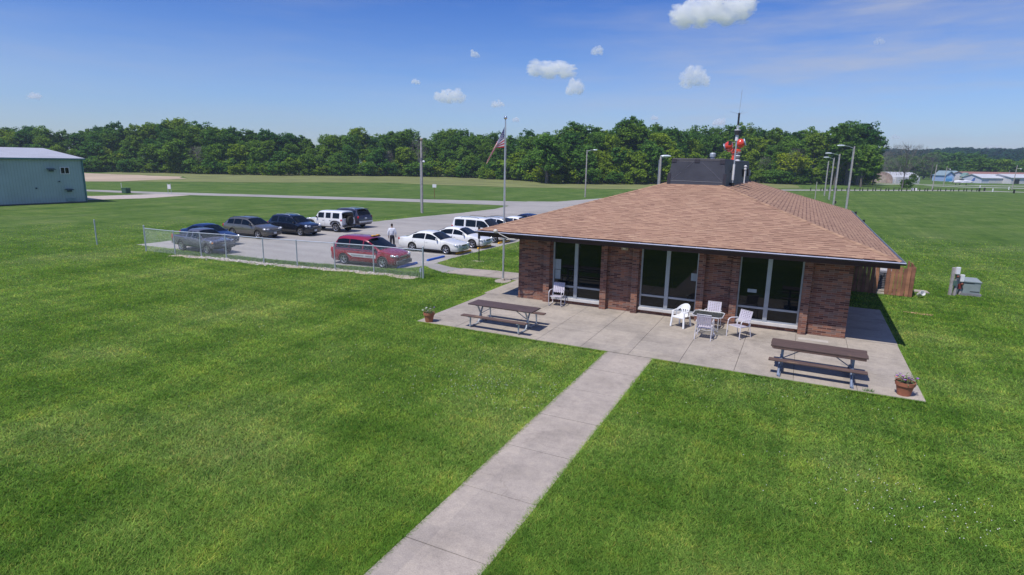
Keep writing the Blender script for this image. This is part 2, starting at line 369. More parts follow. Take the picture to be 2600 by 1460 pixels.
# ------------------------------------------------------------------ ground, roads, pavements
M_lawn = lawn_mat()
g = MB(); g.quad((-9000, -4000, 0), (9000, -4000, 0), (9000, 9000, 0), (-9000, 9000, 0)); tag(g.build('lawn', M_lawn), kind='structure')
LOT = [(-40.6, 24.7), (-35.3, 24.85), (-29.7, 25.0), (-25.8, 25.4), (-23, 25.8), (-20.7, 26.3), (-19.75, 26.9), (-19.3, 27.9), (-19.2, 29.2), (-19.4, 31), (-19.4, 33.5), (-19.3, 41),
       (-19.3, 60), (-17, 85), (-8, 125), (-14, 128), (-27, 125), (-34.6, 87.1), (-38.5, 84.5), (-36.2, 71.5), (-35.6, 68), (-36.0, 60), (-37.2, 52), (-37.6, 46.2), (-40.6, 44)]
sheet('parking_lot', LOT, .008, M_asphalt, rag=.06, step=.4)
sheet('side_road', [(-34, 85.4), (-46.2, 80.8), (-56.7, 76.6), (-77.4, 70.4), (-96.7, 63.8), (-125, 57), (-170, 45), (-170, 38), (-125, 51.5), (-106.1, 57.9-.3), (-92.6, 59.8), (-72.8, 66.2), (-67.3, 67.6), (-52.9, 71.4), (-38.0, 74.2), (-34, 74)], .014, M_road, rag=.15, step=2)
sheet('gravel_drive', [(-92, 60.4), (-93.5, 51.3), (-112, 44), (-112, 38.5), (-86.4, 46.2), (-84, 53), (-86, 61.5)], .011, mat('pale_gravel', (.42, .36, .33), .95, 0, .15, 2))
M_mark = mat('worn_marking', (.50, .49, .48), .9, 0, .1)
sheet('bare_field', [(-340, 120), (-240, 122), (-205, 113.5), (-165, 116), (-150, 107), (-141, 84), (-150, 74), (-200, 60), (-340, 60)], .02, mat('dry_soil', (.40, .31, .22), .95, 0, .15, .05), rag=1.5, step=6)
mead = mat('rough_meadow', (.16, .175, .05), .95, 0, .25, .12, .6, 4)
sheet('meadow', [(-141, 84), (-118.7, 104), (-100.7, 126), (-63.6, 128), (-37.4, 142), (0, 190), (-10, 300), (-60, 300), (-160, 230), (-240, 160), (-205, 113.5), (-165, 116.5), (-150, 107)], .03, mead, rag=1.2, step=5)
# patio: separate slabs with open joints over a dark bed
WX0, WX1, WY0, WY1 = -11.03, 1.86, 23.38, 46.2
b = MB(); b.box((-4.6, 20.8, .01), (16.1, 5.9, .02)); b.box((2.65, 26.3, .01), (1.6, 5.6, .02)); b.box((-12.0, 25.6, .01), (1.3, 5.4, .02), mi=0)
b.mi = 1; j = .012
xs = [-12.63, -10.95, -9.3, -7.7, -6.1, -4.5, -2.9, -1.3, .3, 1.9, 3.47]; ys = [17.84, 19.6, 21.5, 23.37]
for i in range(10):
    for k in range(3):
        if k < 2 and i % 3 == 1: 
            if k == 1: continue
            y0, y1 = ys[0], ys[2]
        else: y0, y1 = ys[k], ys[k+1]
        b.box(((xs[i]+xs[i+1])/2, (y0+y1)/2, .024+random.uniform(-.002, .002)), (xs[i+1]-xs[i]-j, y1-y0-j, .045))
for y0, y1 in ((23.39, 25.2), (25.2, 27.1), (27.1, 29.1)): b.box((2.68, (y0+y1)/2, .03), (1.6, y1-y0-j, .045))
for y0, y1 in ((23.39, 25.2), (25.2, 27.0), (27.0, 28.75)): b.box((-11.95, (y0+y1)/2, .03), (1.66, y1-y0-j, .045))
b.mi = 2
b.box((.85, 22.62, .049), (.95, .3, .006))
tag(b.build('patio', [mat('joint_dark', (.07, .065, .06), .95), M_concrete, mat('fresh_patch', (.44, .40, .36), .8)]), kind='structure')
b = MB(); b.box((-4.45, 10, .003), (1.5, 15.6, .012))
b.mi = 1; yy = 17.83
for L in (1.8, 1.75, 1.9, 1.8, 1.85, 1.8, 1.8, 1.8, 1.6):
    b.box((-4.45+random.uniform(-.012, .012), yy-L/2, .012+random.uniform(-.003, .003)), (1.53+random.uniform(-.015, .015), L-.016, .028), (0, 0, random.uniform(-.004, .004))); yy -= L
tag(b.build('footpath', [MATS['joint_dark'], M_concrete2]), kind='structure')
b = MB(); b.mi = 1
for x0, x1 in ((-17.05, -14.75), (-14.75, -12.8)): b.prism([(x0+.01, 26.95 if x0 > -15 else 26.8), (x1-.01, 26.95 if x1 > -14.8 else 26.8), (x1-.01, 28.75), (x0+.01+(.15 if x0 < -17 else 0), 28.45 if x0 < -17 else 28.7)], .0, .05, 1)
b.mi = 0; b.prism([(-19.4, 28.2), (-18.6, 27.6), (-17.3, 26.9), (-17.05, 27.0), (-17.0, 28.4), (-17.8, 28.5), (-19.1, 29.1)], 0, .02, 0)
tag(b.build('sidewalk', [M_road, M_concrete2]), kind='structure')
FR = mat('gravel_earth', (.40, .335, .27), .95, 0, .3, 4, .8, 30)
def fence_y(x): 
    P = [(-37.33, 23.29), (-34.5, 23.3), (-32.5, 23.6), (-30.6, 23.85), (-27.6, 23.95), (-25.3, 24.25), (-22.9, 24.6), (-20.4, 24.9), (-17.28, 25.02)]
    for (a, c), (d, e) in zip(P, P[1:]):
        if a <= x <= d: return c+(e-c)*(x-a)/(d-a)
    return P[0][1] if x < P[0][0] else P[-1][1]
sp = []; xx = np.linspace(-34.5, -17.6, 40)
sp = [(x, fence_y(x)-.28-.25*math.sin(x*1.3)**2-random.uniform(0, .18)) for x in xx]+[(x, fence_y(x)+.10+random.uniform(0, .2)) for x in xx[::-1]]
sheet('dirt_strip', sp, .006, FR, rag=.03, step=.2)
b = MB()
for i in range(420):
    x = random.uniform(-33, -19.5); x = x if random.random() < .6 else random.gauss(-29.5, 1.6); y = fence_y(x)+random.gauss(-.22, .16); r = random.uniform(.02, .075)
    b.box((x, y, r*.4), (r*2, r*1.5, r), (random.random(), random.random(), random.random()*3), taper=.6)
tag(b.build('gravel', mat('stones', (.50, .46, .42), .9, 0, .25, 2)), 'pale loose stones scattered under the chain link fence', 'gravel', kind='stuff')
sheet('dirt_patch', [(-17.9, 31.0), (-17.4, 30.9), (-17.0, 31.2), (-17.3, 31.45), (-17.8, 31.4)], .006, FR, rag=.05, step=.15)
b2 = [(4.15, 28.9), (4.6, 28.7), (5.2, 28.65), (5.25, 28.9), (4.7, 29.05)]; sheet('bare_patch', [(x+.2, y+.6) for x, y in b2], .006, mat('bare_earth', (.42, .26, .15), .95), rag=.05, step=.15)
# far right paved strips
def strip(name, pxs, w, mt, z=.012):
    L = [GD(*p) for p in pxs]; a = []; c = []
    for i, p in enumerate(L):
        t = (L[min(i+1, len(L)-1)]-L[max(i-1, 0)]).normalized(); n = Vector((-t.y, t.x, 0)); a.append(p+n*w/2); c.append(p-n*w/2)
    return sheet(name, [(p.x, p.y) for p in a+c[::-1]], z, mt)
strip('far_road', [(1900, 478), (2080, 478.5), (2250, 479), (2400, 479.6), (2520, 482), (2680, 487)], 6, M_road)
strip('taxiway', [(2330, 467), (2420, 470.5), (2576, 474), (2700, 476)], 7, mat('pale_runway', (.38, .38, .36), .9), .016)
strip('apron_strip', [(2190, 463), (2300, 463.5), (2400, 466), (2576, 468.5), (2700, 470)], 8, mat('pale_apron', (.34, .34, .29), .9), .013)

# ------------------------------------------------------------------ grass blades and clover
def inpoly(x, y, poly):
    c = np.zeros(len(x), bool); n = len(poly)
    for i in range(n):
        x1, y1 = poly[i]; x2, y2 = poly[(i+1) % n]
        if y1 == y2: continue
        t = ((y1 > y) != (y2 > y)) & (x < (x2-x1)*(y-y1)/(y2-y1)+x1); c ^= t
    return c
def hard(x, y, mg=.0):
    h = (x > -12.66-mg) & (x < 3.5+mg) & (y > 17.82-mg) & (y < 23.4)
    h |= (x > -12.8-mg) & (x < 3.5+mg) & (y > 23.3) & (y < 28.75)
    h |= (x > -11.1) & (x < 1.9) & (y > 23) & (y < 46.3)
    h |= (x > -5.22-mg) & (x < -3.68+mg) & (y < 17.9)
    h |= (x > -17.1-mg) & (x < -12.6) & (y > 26.8-mg) & (y < 28.75+mg)
    return h
lotp = LOT
def blades():
    n = 1050000
    u = rng.random(n); r = 7.6*np.exp(u*np.log(66/7.6)*1.0)
    # inverse-cdf tweak: more blades near
    keep = rng.random(n) < np.clip((66-r)/30., 0, 1); r = r[keep]; n = len(r)
    th = rng.uniform(-R(50), R(50), n)+YAW
    x = -np.sin(th)*r; y = np.cos(th)*r
    edge = .5+.5*np.sin(x*5.1+y*3.3)*np.sin(x*2.3-y*4.7); ok = ~hard(x, y, -(.005+.05*edge*rng.random(n))) & ~inpoly(x, y, lotp) & ~inpoly(x, y, [(-19.4, 28.2), (-18.6, 27.6), (-17.3, 26.9), (-17.0, 28.4), (-17.8, 28.5), (-19.1, 29.1)])
    ok &= ~(inpoly(x, y, sp) & (rng.random(n) < .8))
    x, y, r = x[ok], y[ok], r[ok]; n = len(x)
    def along(x0, y0, x1, y1, nx, ny, m_):
        t = rng.random(m_); w_ = (.5+.5*np.sin(t*np.hypot(x1-x0, y1-y0)*3.1)*np.sin(t*np.hypot(x1-x0, y1-y0)*7.7+1))
        o_ = rng.normal(-.035, .025, m_)+.045*w_*rng.random(m_)**2; return x0+(x1-x0)*t+nx*o_, y0+(y1-y0)*t+ny*o_
    E_ = [along(-5.215, 3.5, -5.215, 17.84, 1, 0, 12000), along(-3.685, 3.5, -3.685, 17.84, -1, 0, 12000), along(-12.63, 17.84, -5.2, 17.84, 0, 1, 9000), along(-3.7, 17.84, 3.47, 17.84, 0, 1, 9000), along(3.47, 17.84, 3.47, 29.1, -1, 0, 9000), along(-12.65, 17.84, -12.78, 26.8, 1, 0, 8000)]
    xe = np.concatenate([e_[0] for e_ in E_]); ye_ = np.concatenate([e_[1] for e_ in E_]); fr_n = len(xe)
    x = np.concatenate([x, xe]); y = np.concatenate([y, ye_]); r = np.concatenate([r, np.hypot(xe, ye_)]); n = len(x)
    clump = .5+.5*np.sin(x*1.7+np.sin(y*1.3)*2)*np.cos(y*1.9+np.sin(x*.9)*2)
    h = (.026+.022*rng.random(n)+.014*clump)*(1+.012*(r-8)); w = (.0050+.003*rng.random(n))*(r/8)**.75
    h[-fr_n:] = .024+.034*rng.random(fr_n)**1.5
    a = rng.random(n)*2*np.pi; lean = rng.uniform(.8, 2.3, n)
    dx, dy = np.cos(a), np.sin(a); b_ = a+rng.uniform(.9, 2.2, n); ex, ey = np.cos(b_), np.sin(b_)
    V = np.zeros((n, 3, 3), np.float32)
    V[:, 0] = np.stack([x-ex*w, y-ey*w, np.zeros(n)], 1); V[:, 1] = np.stack([x+ex*w, y+ey*w, np.zeros(n)], 1)
    V[:, 2] = np.stack([x+dx*lean*h, y+dy*lean*h, h], 1)
    me = bpy.data.meshes.new('grass_blades'); me.vertices.add(3*n); me.vertices.foreach_set('co', V.reshape(-1))
    me.loops.add(3*n); me.loops.foreach_set('vertex_index', np.arange(3*n, dtype=np.int32)); me.polygons.add(n)
    me.polygons.foreach_set('loop_start', np.arange(0, 3*n, 3, dtype=np.int32)); me.polygons.foreach_set('loop_total', np.full(n, 3, np.int32))
    me.update(calc_edges=True)
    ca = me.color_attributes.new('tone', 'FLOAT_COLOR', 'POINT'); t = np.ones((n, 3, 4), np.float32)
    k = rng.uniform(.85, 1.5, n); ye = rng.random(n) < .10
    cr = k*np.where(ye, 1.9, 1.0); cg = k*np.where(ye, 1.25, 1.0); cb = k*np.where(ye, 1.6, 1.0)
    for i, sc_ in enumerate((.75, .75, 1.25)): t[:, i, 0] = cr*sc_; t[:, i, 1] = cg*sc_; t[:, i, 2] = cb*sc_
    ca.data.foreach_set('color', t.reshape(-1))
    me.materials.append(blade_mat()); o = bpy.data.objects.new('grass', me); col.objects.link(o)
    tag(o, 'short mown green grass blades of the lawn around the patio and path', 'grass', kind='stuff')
blades()
def clover():
    b = MB()
    for cx, cy, s, n in [(G(1300, 985).x, G(1300, 985).y, 1.3, 150), (G(1200, 1000).x, G(1200, 1000).y, 1.2, 70), (G(2260, 1260).x, G(2260, 1260).y, 1.1, 80), (G(2330, 1330).x, G(2330, 1330).y, .7, 25), (G(1000, 740).x, G(1000, 740).y, 3, 60), (G(1150, 900).x, G(1150, 900).y, 2.2, 70), (G(1900, 980).x, G(1900, 980).y, 2, 50), (G(560, 800).x, G(560, 800).y, 4, 60)]:
        for i in range(n):
            x, y = random.gauss(cx, s), random.gauss(cy, s*.6)
            if hard(np.array([x]), np.array([y]), .05)[0]: continue
            r = random.uniform(.007, .012); z = random.uniform(.04, .065); b.ball((x, y, z), (r, r, r*.8), 5)
    tag(b.build('clover_flowers', mat('clover_white', (.62, .62, .56), .8)), 'tiny white clover blossoms dotting the lawn', 'flowers', kind='stuff')
clover()
b = MB()
for i in range(3000):
    x = random.uniform(-37, -17.4); y = fence_y(x)+random.gauss(.35, .25)+.15
    if y > 25.9: continue
    h = random.uniform(.08, .22); a = random.random()*6.28; dx, dy = math.cos(a)*h*.5, math.sin(a)*h*.5; w = .012
    b.add([(x-w, y, 0), (x+w, y, 0), (x+dx, y+dy, h)], [(0, 1, 2)])
for i in range(40):
    x, y = 2.15+random.uniform(-.12, .12), 17.9+random.uniform(-.03, .05); a = random.random()*6.28; b.add([(x-.008, y, 0), (x+.008, y, 0), (x+math.cos(a)*.06, y+math.sin(a)*.06, .14)], [(0, 1, 2)])
tag(b.build('weeds', mat('weed_green', (.075, .15, .035), .8)), 'longer weedy grass growing along the chain link fence', 'weeds', kind='stuff')

# ------------------------------------------------------------------ the brick building
bld = thing('brick_building', 'low brown brick terminal building with a wide tan shingle hip roof', 'building', ((WX0+WX1)/2, WY0, 0))
ox, oy = (WX0+WX1)/2, WY0
def W(p): return (p[0]-ox, p[1]-oy, p[2])
WH = 2.92
wins = [(-9.39, -7.18), (-5.57, -3.33), (-1.85, .32)]
b = MB()
segs = [(WX0, wins[0][0]), (wins[0][1], wins[1][0]), (wins[1][1], wins[2][0]), (wins[2][1], WX1)]
for x0, x1 in segs: b.box(W(((x0+x1)/2, WY0+.15, WH/2)), (x1-x0, .3, WH))
for x0, x1 in wins:
    b.box(W(((x0+x1)/2, WY0+.15, .10)), (x1-x0, .3, .2))
b.box(W((WX0+.15, (WY0+WY1)/2+.15, WH/2)), (.3, WY1-WY0-.3, WH)); b.box(W((WX1-.15, (WY0+WY1)/2+.15, WH/2)), (.3, WY1-WY0-.3, WH))
b.box(W((ox, WY1-.15, WH/2)), (WX1-WX0-.6, .3, WH))
b.build('wall', M_brick, bld)
for x0, x1 in ((-9.75, -9.48), (-7.19, -6.93), (-5.87, -5.62), (-3.32, -3.06), (-2.09, -1.84), (.33, .59)):
    bb = MB(); bb.box(W(((x0+x1)/2, WY0-.11, WH/2)), (x1-x0, .22, WH)); bb.build('pilaster', M_brick, bld)
M_sill = mat('stone_sill', (.52, .50, .48), .8)
def window(i, x0, x1):
    zb, zt = .30, 2.90; xm = (x0+x1)/2-.05; y = WY0+.06; f = MB()
    f.box(W((x0+.03, y, (zb+zt)/2)), (.06, .10, zt-zb)); f.box(W((x1-.03, y, (zb+zt)/2)), (.06, .10, zt-zb))
    f.box(W((xm, y-.01, (zb+zt)/2)), (.15, .14, zt-zb)); f.box(W(((x0+x1)/2, y, zt-.03)), (x1-x0-.12, .10, .06))
    for a, c in ((x0+.06, xm-.075), (xm+.075, x1-.06)):
        f.box(W(((a+c)/2, y, zb+.03)), (c-a, .10, .06)); f.box(W(((a+c)/2, y, .80)), (c-a, .10, .075))
    fr = f.build('window', mat('window_alu', (.34, .37, .42), .35, .4), bld)
    for a, c in ((x0+.06, xm-.075), (xm+.075, x1-.06)):
        for z0, z1 in ((zb+.06, .7625), (.8375, zt-.06)):
            p = MB(); p.box(W(((a+c)/2, y+.02, (z0+z1)/2)), (c-a, .012, z1-z0)); p.build('pane', M_glass, fr)
    s = MB(); s.box(W(((x0+x1)/2, WY0+.02, .25)), (x1-x0, .26, .1)); s.build('sill', M_sill, bld)
    papers = {0: [(x0+.2, 2.0-.28, .27, .44), (x0+.2, 1.28, .25, .40)], 1: [(x1-.16, 1.72, .22, .30)], 2: [(x0+.5, 1.42, .32, .13)]}[i]
    for px_, pz, w, h in papers:
        q = MB(); q.box(W((px_, y+.008, pz)), (w, .008, h)); q.build('notice', mat('paper', (.30, .34, .35), .8), fr)
for i, (a, c) in enumerate(wins): window(i, a, c)
# roof
EX0, EX1, EY0, EY1, EZ, SL = -12.43, 3.06, WY0-1.25, 47.5, 3.11, .315
HW = (EX1-EX0)/2
def zr(t): return EZ+SL*t
me = bpy.data.meshes.new('roof')
T = HW; cx_ = (EX0+EX1)/2
vs = [(EX0, EY0, EZ), (EX1, EY0, EZ), (EX1, EY1, EZ), (EX0, EY1, EZ), (cx_, EY0+T, zr(T)), (cx_, EY1-T, zr(T))]
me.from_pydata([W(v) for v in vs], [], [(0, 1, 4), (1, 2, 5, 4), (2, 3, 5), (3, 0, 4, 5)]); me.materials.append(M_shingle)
uv = me.uv_layers.new(name='roof'); kk = math.sqrt(1+SL*SL)
for p in me.polygons:
    for li in p.loop_indices:
        x, y, z = vs[me.loops[li].vertex_index]
        uv.data[li].uv = {0: (x, (y-EY0)*kk), 1: (y, (EX1-x)*kk), 2: (x, (EY1-y)*kk), 3: (y, (x-EX0)*kk)}[p.index]
roof = bpy.data.objects.new('roof', me); col.objects.link(roof); roof.parent = bld
b = MB(); b.box(W((cx_, (EY0+EY1)/2, EZ-.235)), (EX1-EX0-.25, EY1-EY0-.25, .03))
b.build('soffit', mat('soffit_brown', (.05, .035, .03), .8), roof)
b = MB()
for (x0, y0, x1, y1) in ((EX0, EY0, EX1, EY0), (EX1, EY0, EX1, EY1), (EX1, EY1, EX0, EY1), (EX0, EY1, EX0, EY0)):
    d = Vector((x1-x0, y1-y0, 0)); L = d.length; d.normalize(); n = Vector((-d.y, d.x, 0)); c = Vector(((x0+x1)/2, (y0+y1)/2, 0))+n*.06
    hz = abs(d.x) > .5
    b.box(W((c.x, c.y, EZ-.135)), (L-.06 if hz else .05, .05 if hz else L-.17, .25))
b.build('fascia', mat('fascia_brown', (.065, .036, .030), .7, spec=.25), roof)
b = MB()                                     # half-round look gutter; its highlight is painted as a pale lip colour
b.box(W((cx_, EY0-.035, EZ-.075)), (EX1-EX0+.22, .10, .085), mi=0)
b.box(W((EX1+.05, (EY0+EY1)/2, EZ-.075)), (.09, EY1-EY0-.1, .085), mi=0); b.box(W((EX0-.05, (EY0+EY1)/2, EZ-.075)), (.09, EY1-EY0-.1, .085), mi=0)
b.tube([W((EX0-.10, EY0-.09, EZ-.045)), W((EX1+.10, EY0-.09, EZ-.045))], .021, 8, 1)
b.tube([W((EX1+.10, EY0-.05, EZ-.035)), W((EX1+.10, EY1, EZ-.035))], .010, 6, 2)
for i in range(14):
    x = EX0+.75+i*1.05; b.ball(W((x, EY0-.09, EZ-.03)), .02, 6, 1)
b.build('gutter', [mat('gutter_brown', (.03, .022, .03), .25, .3), mat('gutter_lip_highlight', (.55, .55, .66), .3, .3), mat('drip_edge', (.30, .27, .27), .4, .5)], roof)
caps = [mat('cap_a', (.31, .185, .12), .9, bmp=.3), mat('cap_b', (.36, .22, .14), .9), mat('cap_c', (.27, .155, .105), .9)]
for p, q in (((EX0, EY0), (cx_, EY0+T)), ((EX1, EY0), (cx_, EY0+T)), ((EX1, EY1), (cx_, EY1-T)), ((EX0, EY1), (cx_, EY1-T))):
    b = MB(); n = 44; p = Vector((p[0], p[1], EZ)); q = Vector((q[0], q[1], zr(T)))
    for i in range(n):
        a = p.lerp(q, i/n); c = p.lerp(q, (i+1.12)/n); d = (c-a).normalized(); s = Vector((-d.y, d.x, 0)).normalized()*.13; u = Vector((0, 0, .012)); e = Vector((0, 0, .006))
        dn = Vector((0, 0, -.028))
        b.add([W(a-s+u+dn), W(a+u+e), W(a+s+u+dn), W(c-s+e*.5+dn), W(c+e), W(c+s+e*.5+dn)], [(0, 1, 4, 3), (1, 2, 5, 4)], random.choice((0, 0, 1, 1, 2)))
    b.build('hip_cap', caps, roof, fix=False)
# rooftop housing (black membrane clad)
CX0, CX1, CY0, CY1, CT = -5.82, -3.22, 28.48, 41.25, 6.27
def mem_mat():
    mt, nt, bs = nodes('black_membrane'); P = N(nt, 'ShaderNodeTexCoord').outputs['Object']
    w = N(nt, 'ShaderNodeTexWave', wave_type='BANDS', bands_direction='Z'); w.inputs['Scale'].default_value = 7; w.inputs['Distortion'].default_value = .6
    nt.links.new(P, w.inputs[0])
    c = ramp(nt, noise(nt, P, 1.5, 5), [(.3, (.028, .029, .042)), (.7, (.045, .047, .064))])
    c = mixc(nt, 1.0, c, ramp(nt, w.outputs['Fac'], [(.2, (.9, .9, .9)), (.8, (1.12, 1.12, 1.12))]), 'MULTIPLY')
    nt.links.new(c, bs.inputs['Base Color']); bs.inputs['Roughness'].default_value = .6; return mt
M_mem = mem_mat(); M_memd = mat('membrane_patch', (.018, .015, .025), .6)
b = MB(); z0 = zr(5.6)
def hx(x0, x1, y0, y1, za, X0, X1, Y0, Y1, zb, mi=0):
    b.add([W(p) for p in ((x0, y0, za), (x1, y0, za), (x1, y1, za), (x0, y1, za), (X0, Y0, zb), (X1, Y0, zb), (X1, Y1, zb), (X0, Y1, zb))], [(3, 2, 1, 0), (4, 5, 6, 7), (0, 1, 5, 4), (1, 2, 6, 5), (2, 3, 7, 6), (3, 0, 4, 7)], mi)
hx(CX0-.04, CX1, CY0, CY1, z0, CX0+.14, CX1-.12, CY0+.18, CY1, CT)
ym, zm = CY0+.185, CT   # ridge bump at the middle of the front parapet
hx(CX0+.10, CX1-.10, CY0+.16, CY1+.02, CT-.06, CX0+.16, CX1-.16, CY0+.24, CY1-.05, CT+.035, 1)
for (x, z, w, h) in ((-4.55, CT-.08, .22, .16), (CX1-.22, CT-.10, .22, .20), (CX0+.22, CT-.08, .22, .16), (CX1-.06, z0+.45, .13, .62), (CX0+.06, z0+.45, .15, .62)):
    t = (z-z0)/(CT-z0); y = CY0+.18*t-.012; b.box(W((x, y, z)), (w, .02, h), (-.13, 0, 0), mi=1)
def rib(p, q, r=.011): b.tube([W(p), W(q)], r, 5, 2)
def fy(z): return CY0+.18*(z-z0)/(CT-z0)-.004
for p, q in (((-5.05, CT-.45), (-4.72, CT-.12)), ((-5.62, CT-.93), (-5.25, CT-.62)), ((-4.33, CT-.15), (-3.85, CT-.55)), ((-3.85, CT-.55), (-3.38, CT-.98)), ((CX0+.12, CT-.99), (CX1-.14, CT-1.02)), ((-5.35, CT-.10), (-4.7, CT-.10))):
    rib((p[0], fy(p[1]), p[1]), (q[0], fy(q[1]), q[1]), .008)
hous = b.build('rooftop_housing', [M_mem, M_memd, mat('membrane_seam', (.12, .12, .15), .5)], bld)
for yc in (37.3, 42.6-2.6):
    q = MB(); q.box(W((CX1+.0, yc, 5.62)), (.10, 1.0, .42)); wv = q.build('vent_window', mat('vent_frame', (.025, .025, .03), .6), hous)
    q = MB(); q.box(W((CX1+.06, yc+.25, 5.58)), (.03, .45, .34)); q.build('vent_panel', mat('vent_panel', (.35, .40, .40), .5), hous)
q = MB(); q.tube([W((-3.08, 36.0, 5.0)), W((-3.08, 36.0, 5.85))], .035, 8)
q.lathe([(.07, 0), (.07, .08), (.04, .1), (.04, .13), (.08, .15), (.08, .2), (.03, .24)], W((-3.08, 36.0, 5.8)), 10)
q.build('vent_pipe', M_white, bld, smooth=True)
q = MB(); q.box(W((-6.25, WY0-.09, 2.70)), (.30, .18, .20), (R(20), 0, 0)); q.box(W((-6.25, WY0-.2, 2.66)), (.16, .02, .1), (R(20), 0, 0), mi=1)
q.build('wall_light', [mat('beige_plastic', (.30, .27, .18), .5), mat('lens', (.55, .52, .45), .3)], bld, bevel=.02)
q = MB(); q.tube([W((-10.55, EY0+.05, EZ-.28)), W((-10.85, EY0-.1, EZ-.27)), W((-11.25, EY0-.22, EZ-.08)), W((-11.35, EY0-.25, EZ+.02))], .018, 6); q.ball(W((-11.42, EY0-.27, EZ+.04)), (.10, .10, .085), 12)
q.build('eave_lamp', mat('lamp_white', (.62, .58, .52), .4), bld, smooth=True)
for x in (2.12, 2.5):
    q = MB(); q.tube([W((x, EY0+.35, EZ-.25)), W((x+.02, EY0+.3, EZ-.5))], .008, 5); q.build('eave_hook', mat('hook', (.35, .3, .2), .6), bld)

# things on the roof
def roof_vent(loc, label, r=.14):
    t = thing('roof_vent', label, 'vent', loc)
    q = MB(); q.lathe([(r, 0), (r, .22)], (0, 0, 0), 12); q.build('pipe', M_galv, t, smooth=True)
    q = MB(); q.lathe([(r*1.35, .14), (r*1.4, .2), (r*1.4, .30), (r*.9, .36)], (0, 0, 0), 14); q.build('cap', M_galv, t, smooth=True)
roof_vent((-4.55, 33.5, CT+.03), 'round grey metal exhaust vent on top of the black rooftop housing', .11)
s = thing('warning_siren', 'bright red twin headed warning siren behind the antenna mast on the roof', 'siren', (-3.42, 32.8, CT-.02))
red = paint('siren_red', (.62, .055, .022))
q = MB(); q.lathe([(.15, 0), (.12, .05), (.085, .08), (.08, .28), (.14, .31), (.14, .34)], n=14); q.build('column', red, s, smooth=True)
q = MB(); q.box((0, 0, .40), (.52, .28, .12)); q.build('cross_arm', red, s, bevel=.03)
for sx in (-1, 1):
    q = MB(); q.lathe([(.07, 0), (.15, .04), (.185, .12), (.17, .22), (.11, .30)], (0, 0, 0), 14, 'x')
    h = q.build('horn', red, s, smooth=True); h.location = (sx*.07, -.05, .62); h.rotation_euler = (0, R(-18)*sx, 0 if sx > 0 else math.pi)
    q = MB(); q.lathe([(.12, .29), (.15, .32), (.15, .34)], (0, 0, 0), 12, 'x'); k = q.build('horn_grille', mat('horn_grey', (.35, .40, .50), .4, .5), s, smooth=True); k.location = h.location; k.rotation_euler = h.rotation_euler
q = MB(); q.box((-.1, 0, .02), (.7, .4, .05)); q.build('base_plate', M_white, s); s.scale = (1.25, 1.25, 1.3)
s = thing('turbine_vent', 'white stacked roof ventilator just right of the red siren', 'vent', (-3.42, 34.6, CT-.0))
q = MB()
for i in range(4): q.lathe([(.08, i*.11), (.15, i*.11+.015), (.15, i*.11+.05), (.08, i*.11+.10)], n=14, mi=0 if i % 2 else 1)
q.lathe([(.16, .44), (.15, .50), (.05, .54)], n=14, mi=1); q.build('louvre_stack', [mat('vent_grey', (.16, .17, .19), .5), M_white], s, smooth=True)
ms = thing('antenna_mast', 'tall white and black antenna mast leaning beside the rooftop housing', 'antenna', (-3.12, 30.4, zr(5.7)))
TZ = 4.3
def mp(z, dx=0, dy=0): z *= .93; return (z*.004+dx, dy, z)
q = MB(); q.tube([mp(0), mp(TZ*.78)], .035, 8); q.build('pole', M_alum, ms, smooth=True)
for a_, b_, r_ in ((.45, 1.25, .055), (2.42, 2.72, .075)): q = MB(); q.tube([mp(a_), mp(b_)], r_, 10); q.build('white_sleeve', M_white, ms, smooth=True)
q = MB(); q.tube([mp(2.72), mp(2.93)], .13, 12); q.tube([mp(2.93), mp(2.97)], .14, 12, 1); q.build('sensor_drum', [M_dark, M_white], ms, smooth=True)
q = MB(); q.tube([mp(2.33, -.02), mp(2.33, -.26)], .03, 6); q.box(mp(2.31, -.28), (.14, .12, .2)); q.tube([mp(1.9, -.12), mp(2.15, -.04)], .03, 6); q.build('side_sensor', M_dark, ms)
q = MB(); q.tube([mp(2.97), mp(3.25)], .03, 6); q.box(mp(3.08), (.12, .05, .1)); q.tube([mp(3.2), mp(3.72)], .045, 8, 1); q.ball(mp(3.74), .055, 8, 1); q.build('antenna_base', [M_galv, M_dark], ms, smooth=True)
q = MB(); q.tube([mp(3.74), mp(4.9, .03)], .009, 5)
for i in range(4):
    a = i*math.pi/2+.5; q.tube([mp(3.72), (mp(3.6)[0]+math.cos(a)*.45, math.sin(a)*.45, 3.58)], .005, 4)
q.build('whip', M_galv, ms)
q = MB(); q.tube([mp(0, .0, .1), mp(.2, .35, .3)], .02, 5); q.tube([mp(1.3), (mp(.2)[0]-.5, .5, -.1)], .012, 5); q.box((-.02, .05, .12), (.2, .3, .35)); q.build('mast_foot', M_dark, ms)

# ------------------------------------------------------------------ patio furniture
def plank_mat(name, c, axis=0):
    mt, nt, bs = nodes(name)
    P = N(nt, 'ShaderNodeTexCoord').outputs['Object']; mp_ = N(nt, 'ShaderNodeMapping'); mp_.inputs['Scale'].default_value = (1.2, 22, 8); nt.links.new(P, mp_.inputs[0])
    f = noise(nt, mp_.outputs[0], 1.5, 5, .7)
    c1 = ramp(nt, f, [(.3, tuple(x*.6 for x in c)), (.5, c), (.75, tuple(min(1, x*1.7) for x in c))])
    g2 = ramp(nt, noise(nt, P, 2.2, 3), [(.60, (0, 0, 0)), (.72, (1, 1, 1))])
    c1 = mixc(nt, mixc(nt, 1.0, g2, ramp(nt, f, [(.45, (0, 0, 0)), (.6, (.8, .8, .8))]), 'MULTIPLY'), c1, (.30, .19, .10))
    nt.links.new(c1, bs.inputs['Base Color']); bs.inputs['Roughness'].default_value = .75; bump(nt, bs, f, .4, .01); return mt
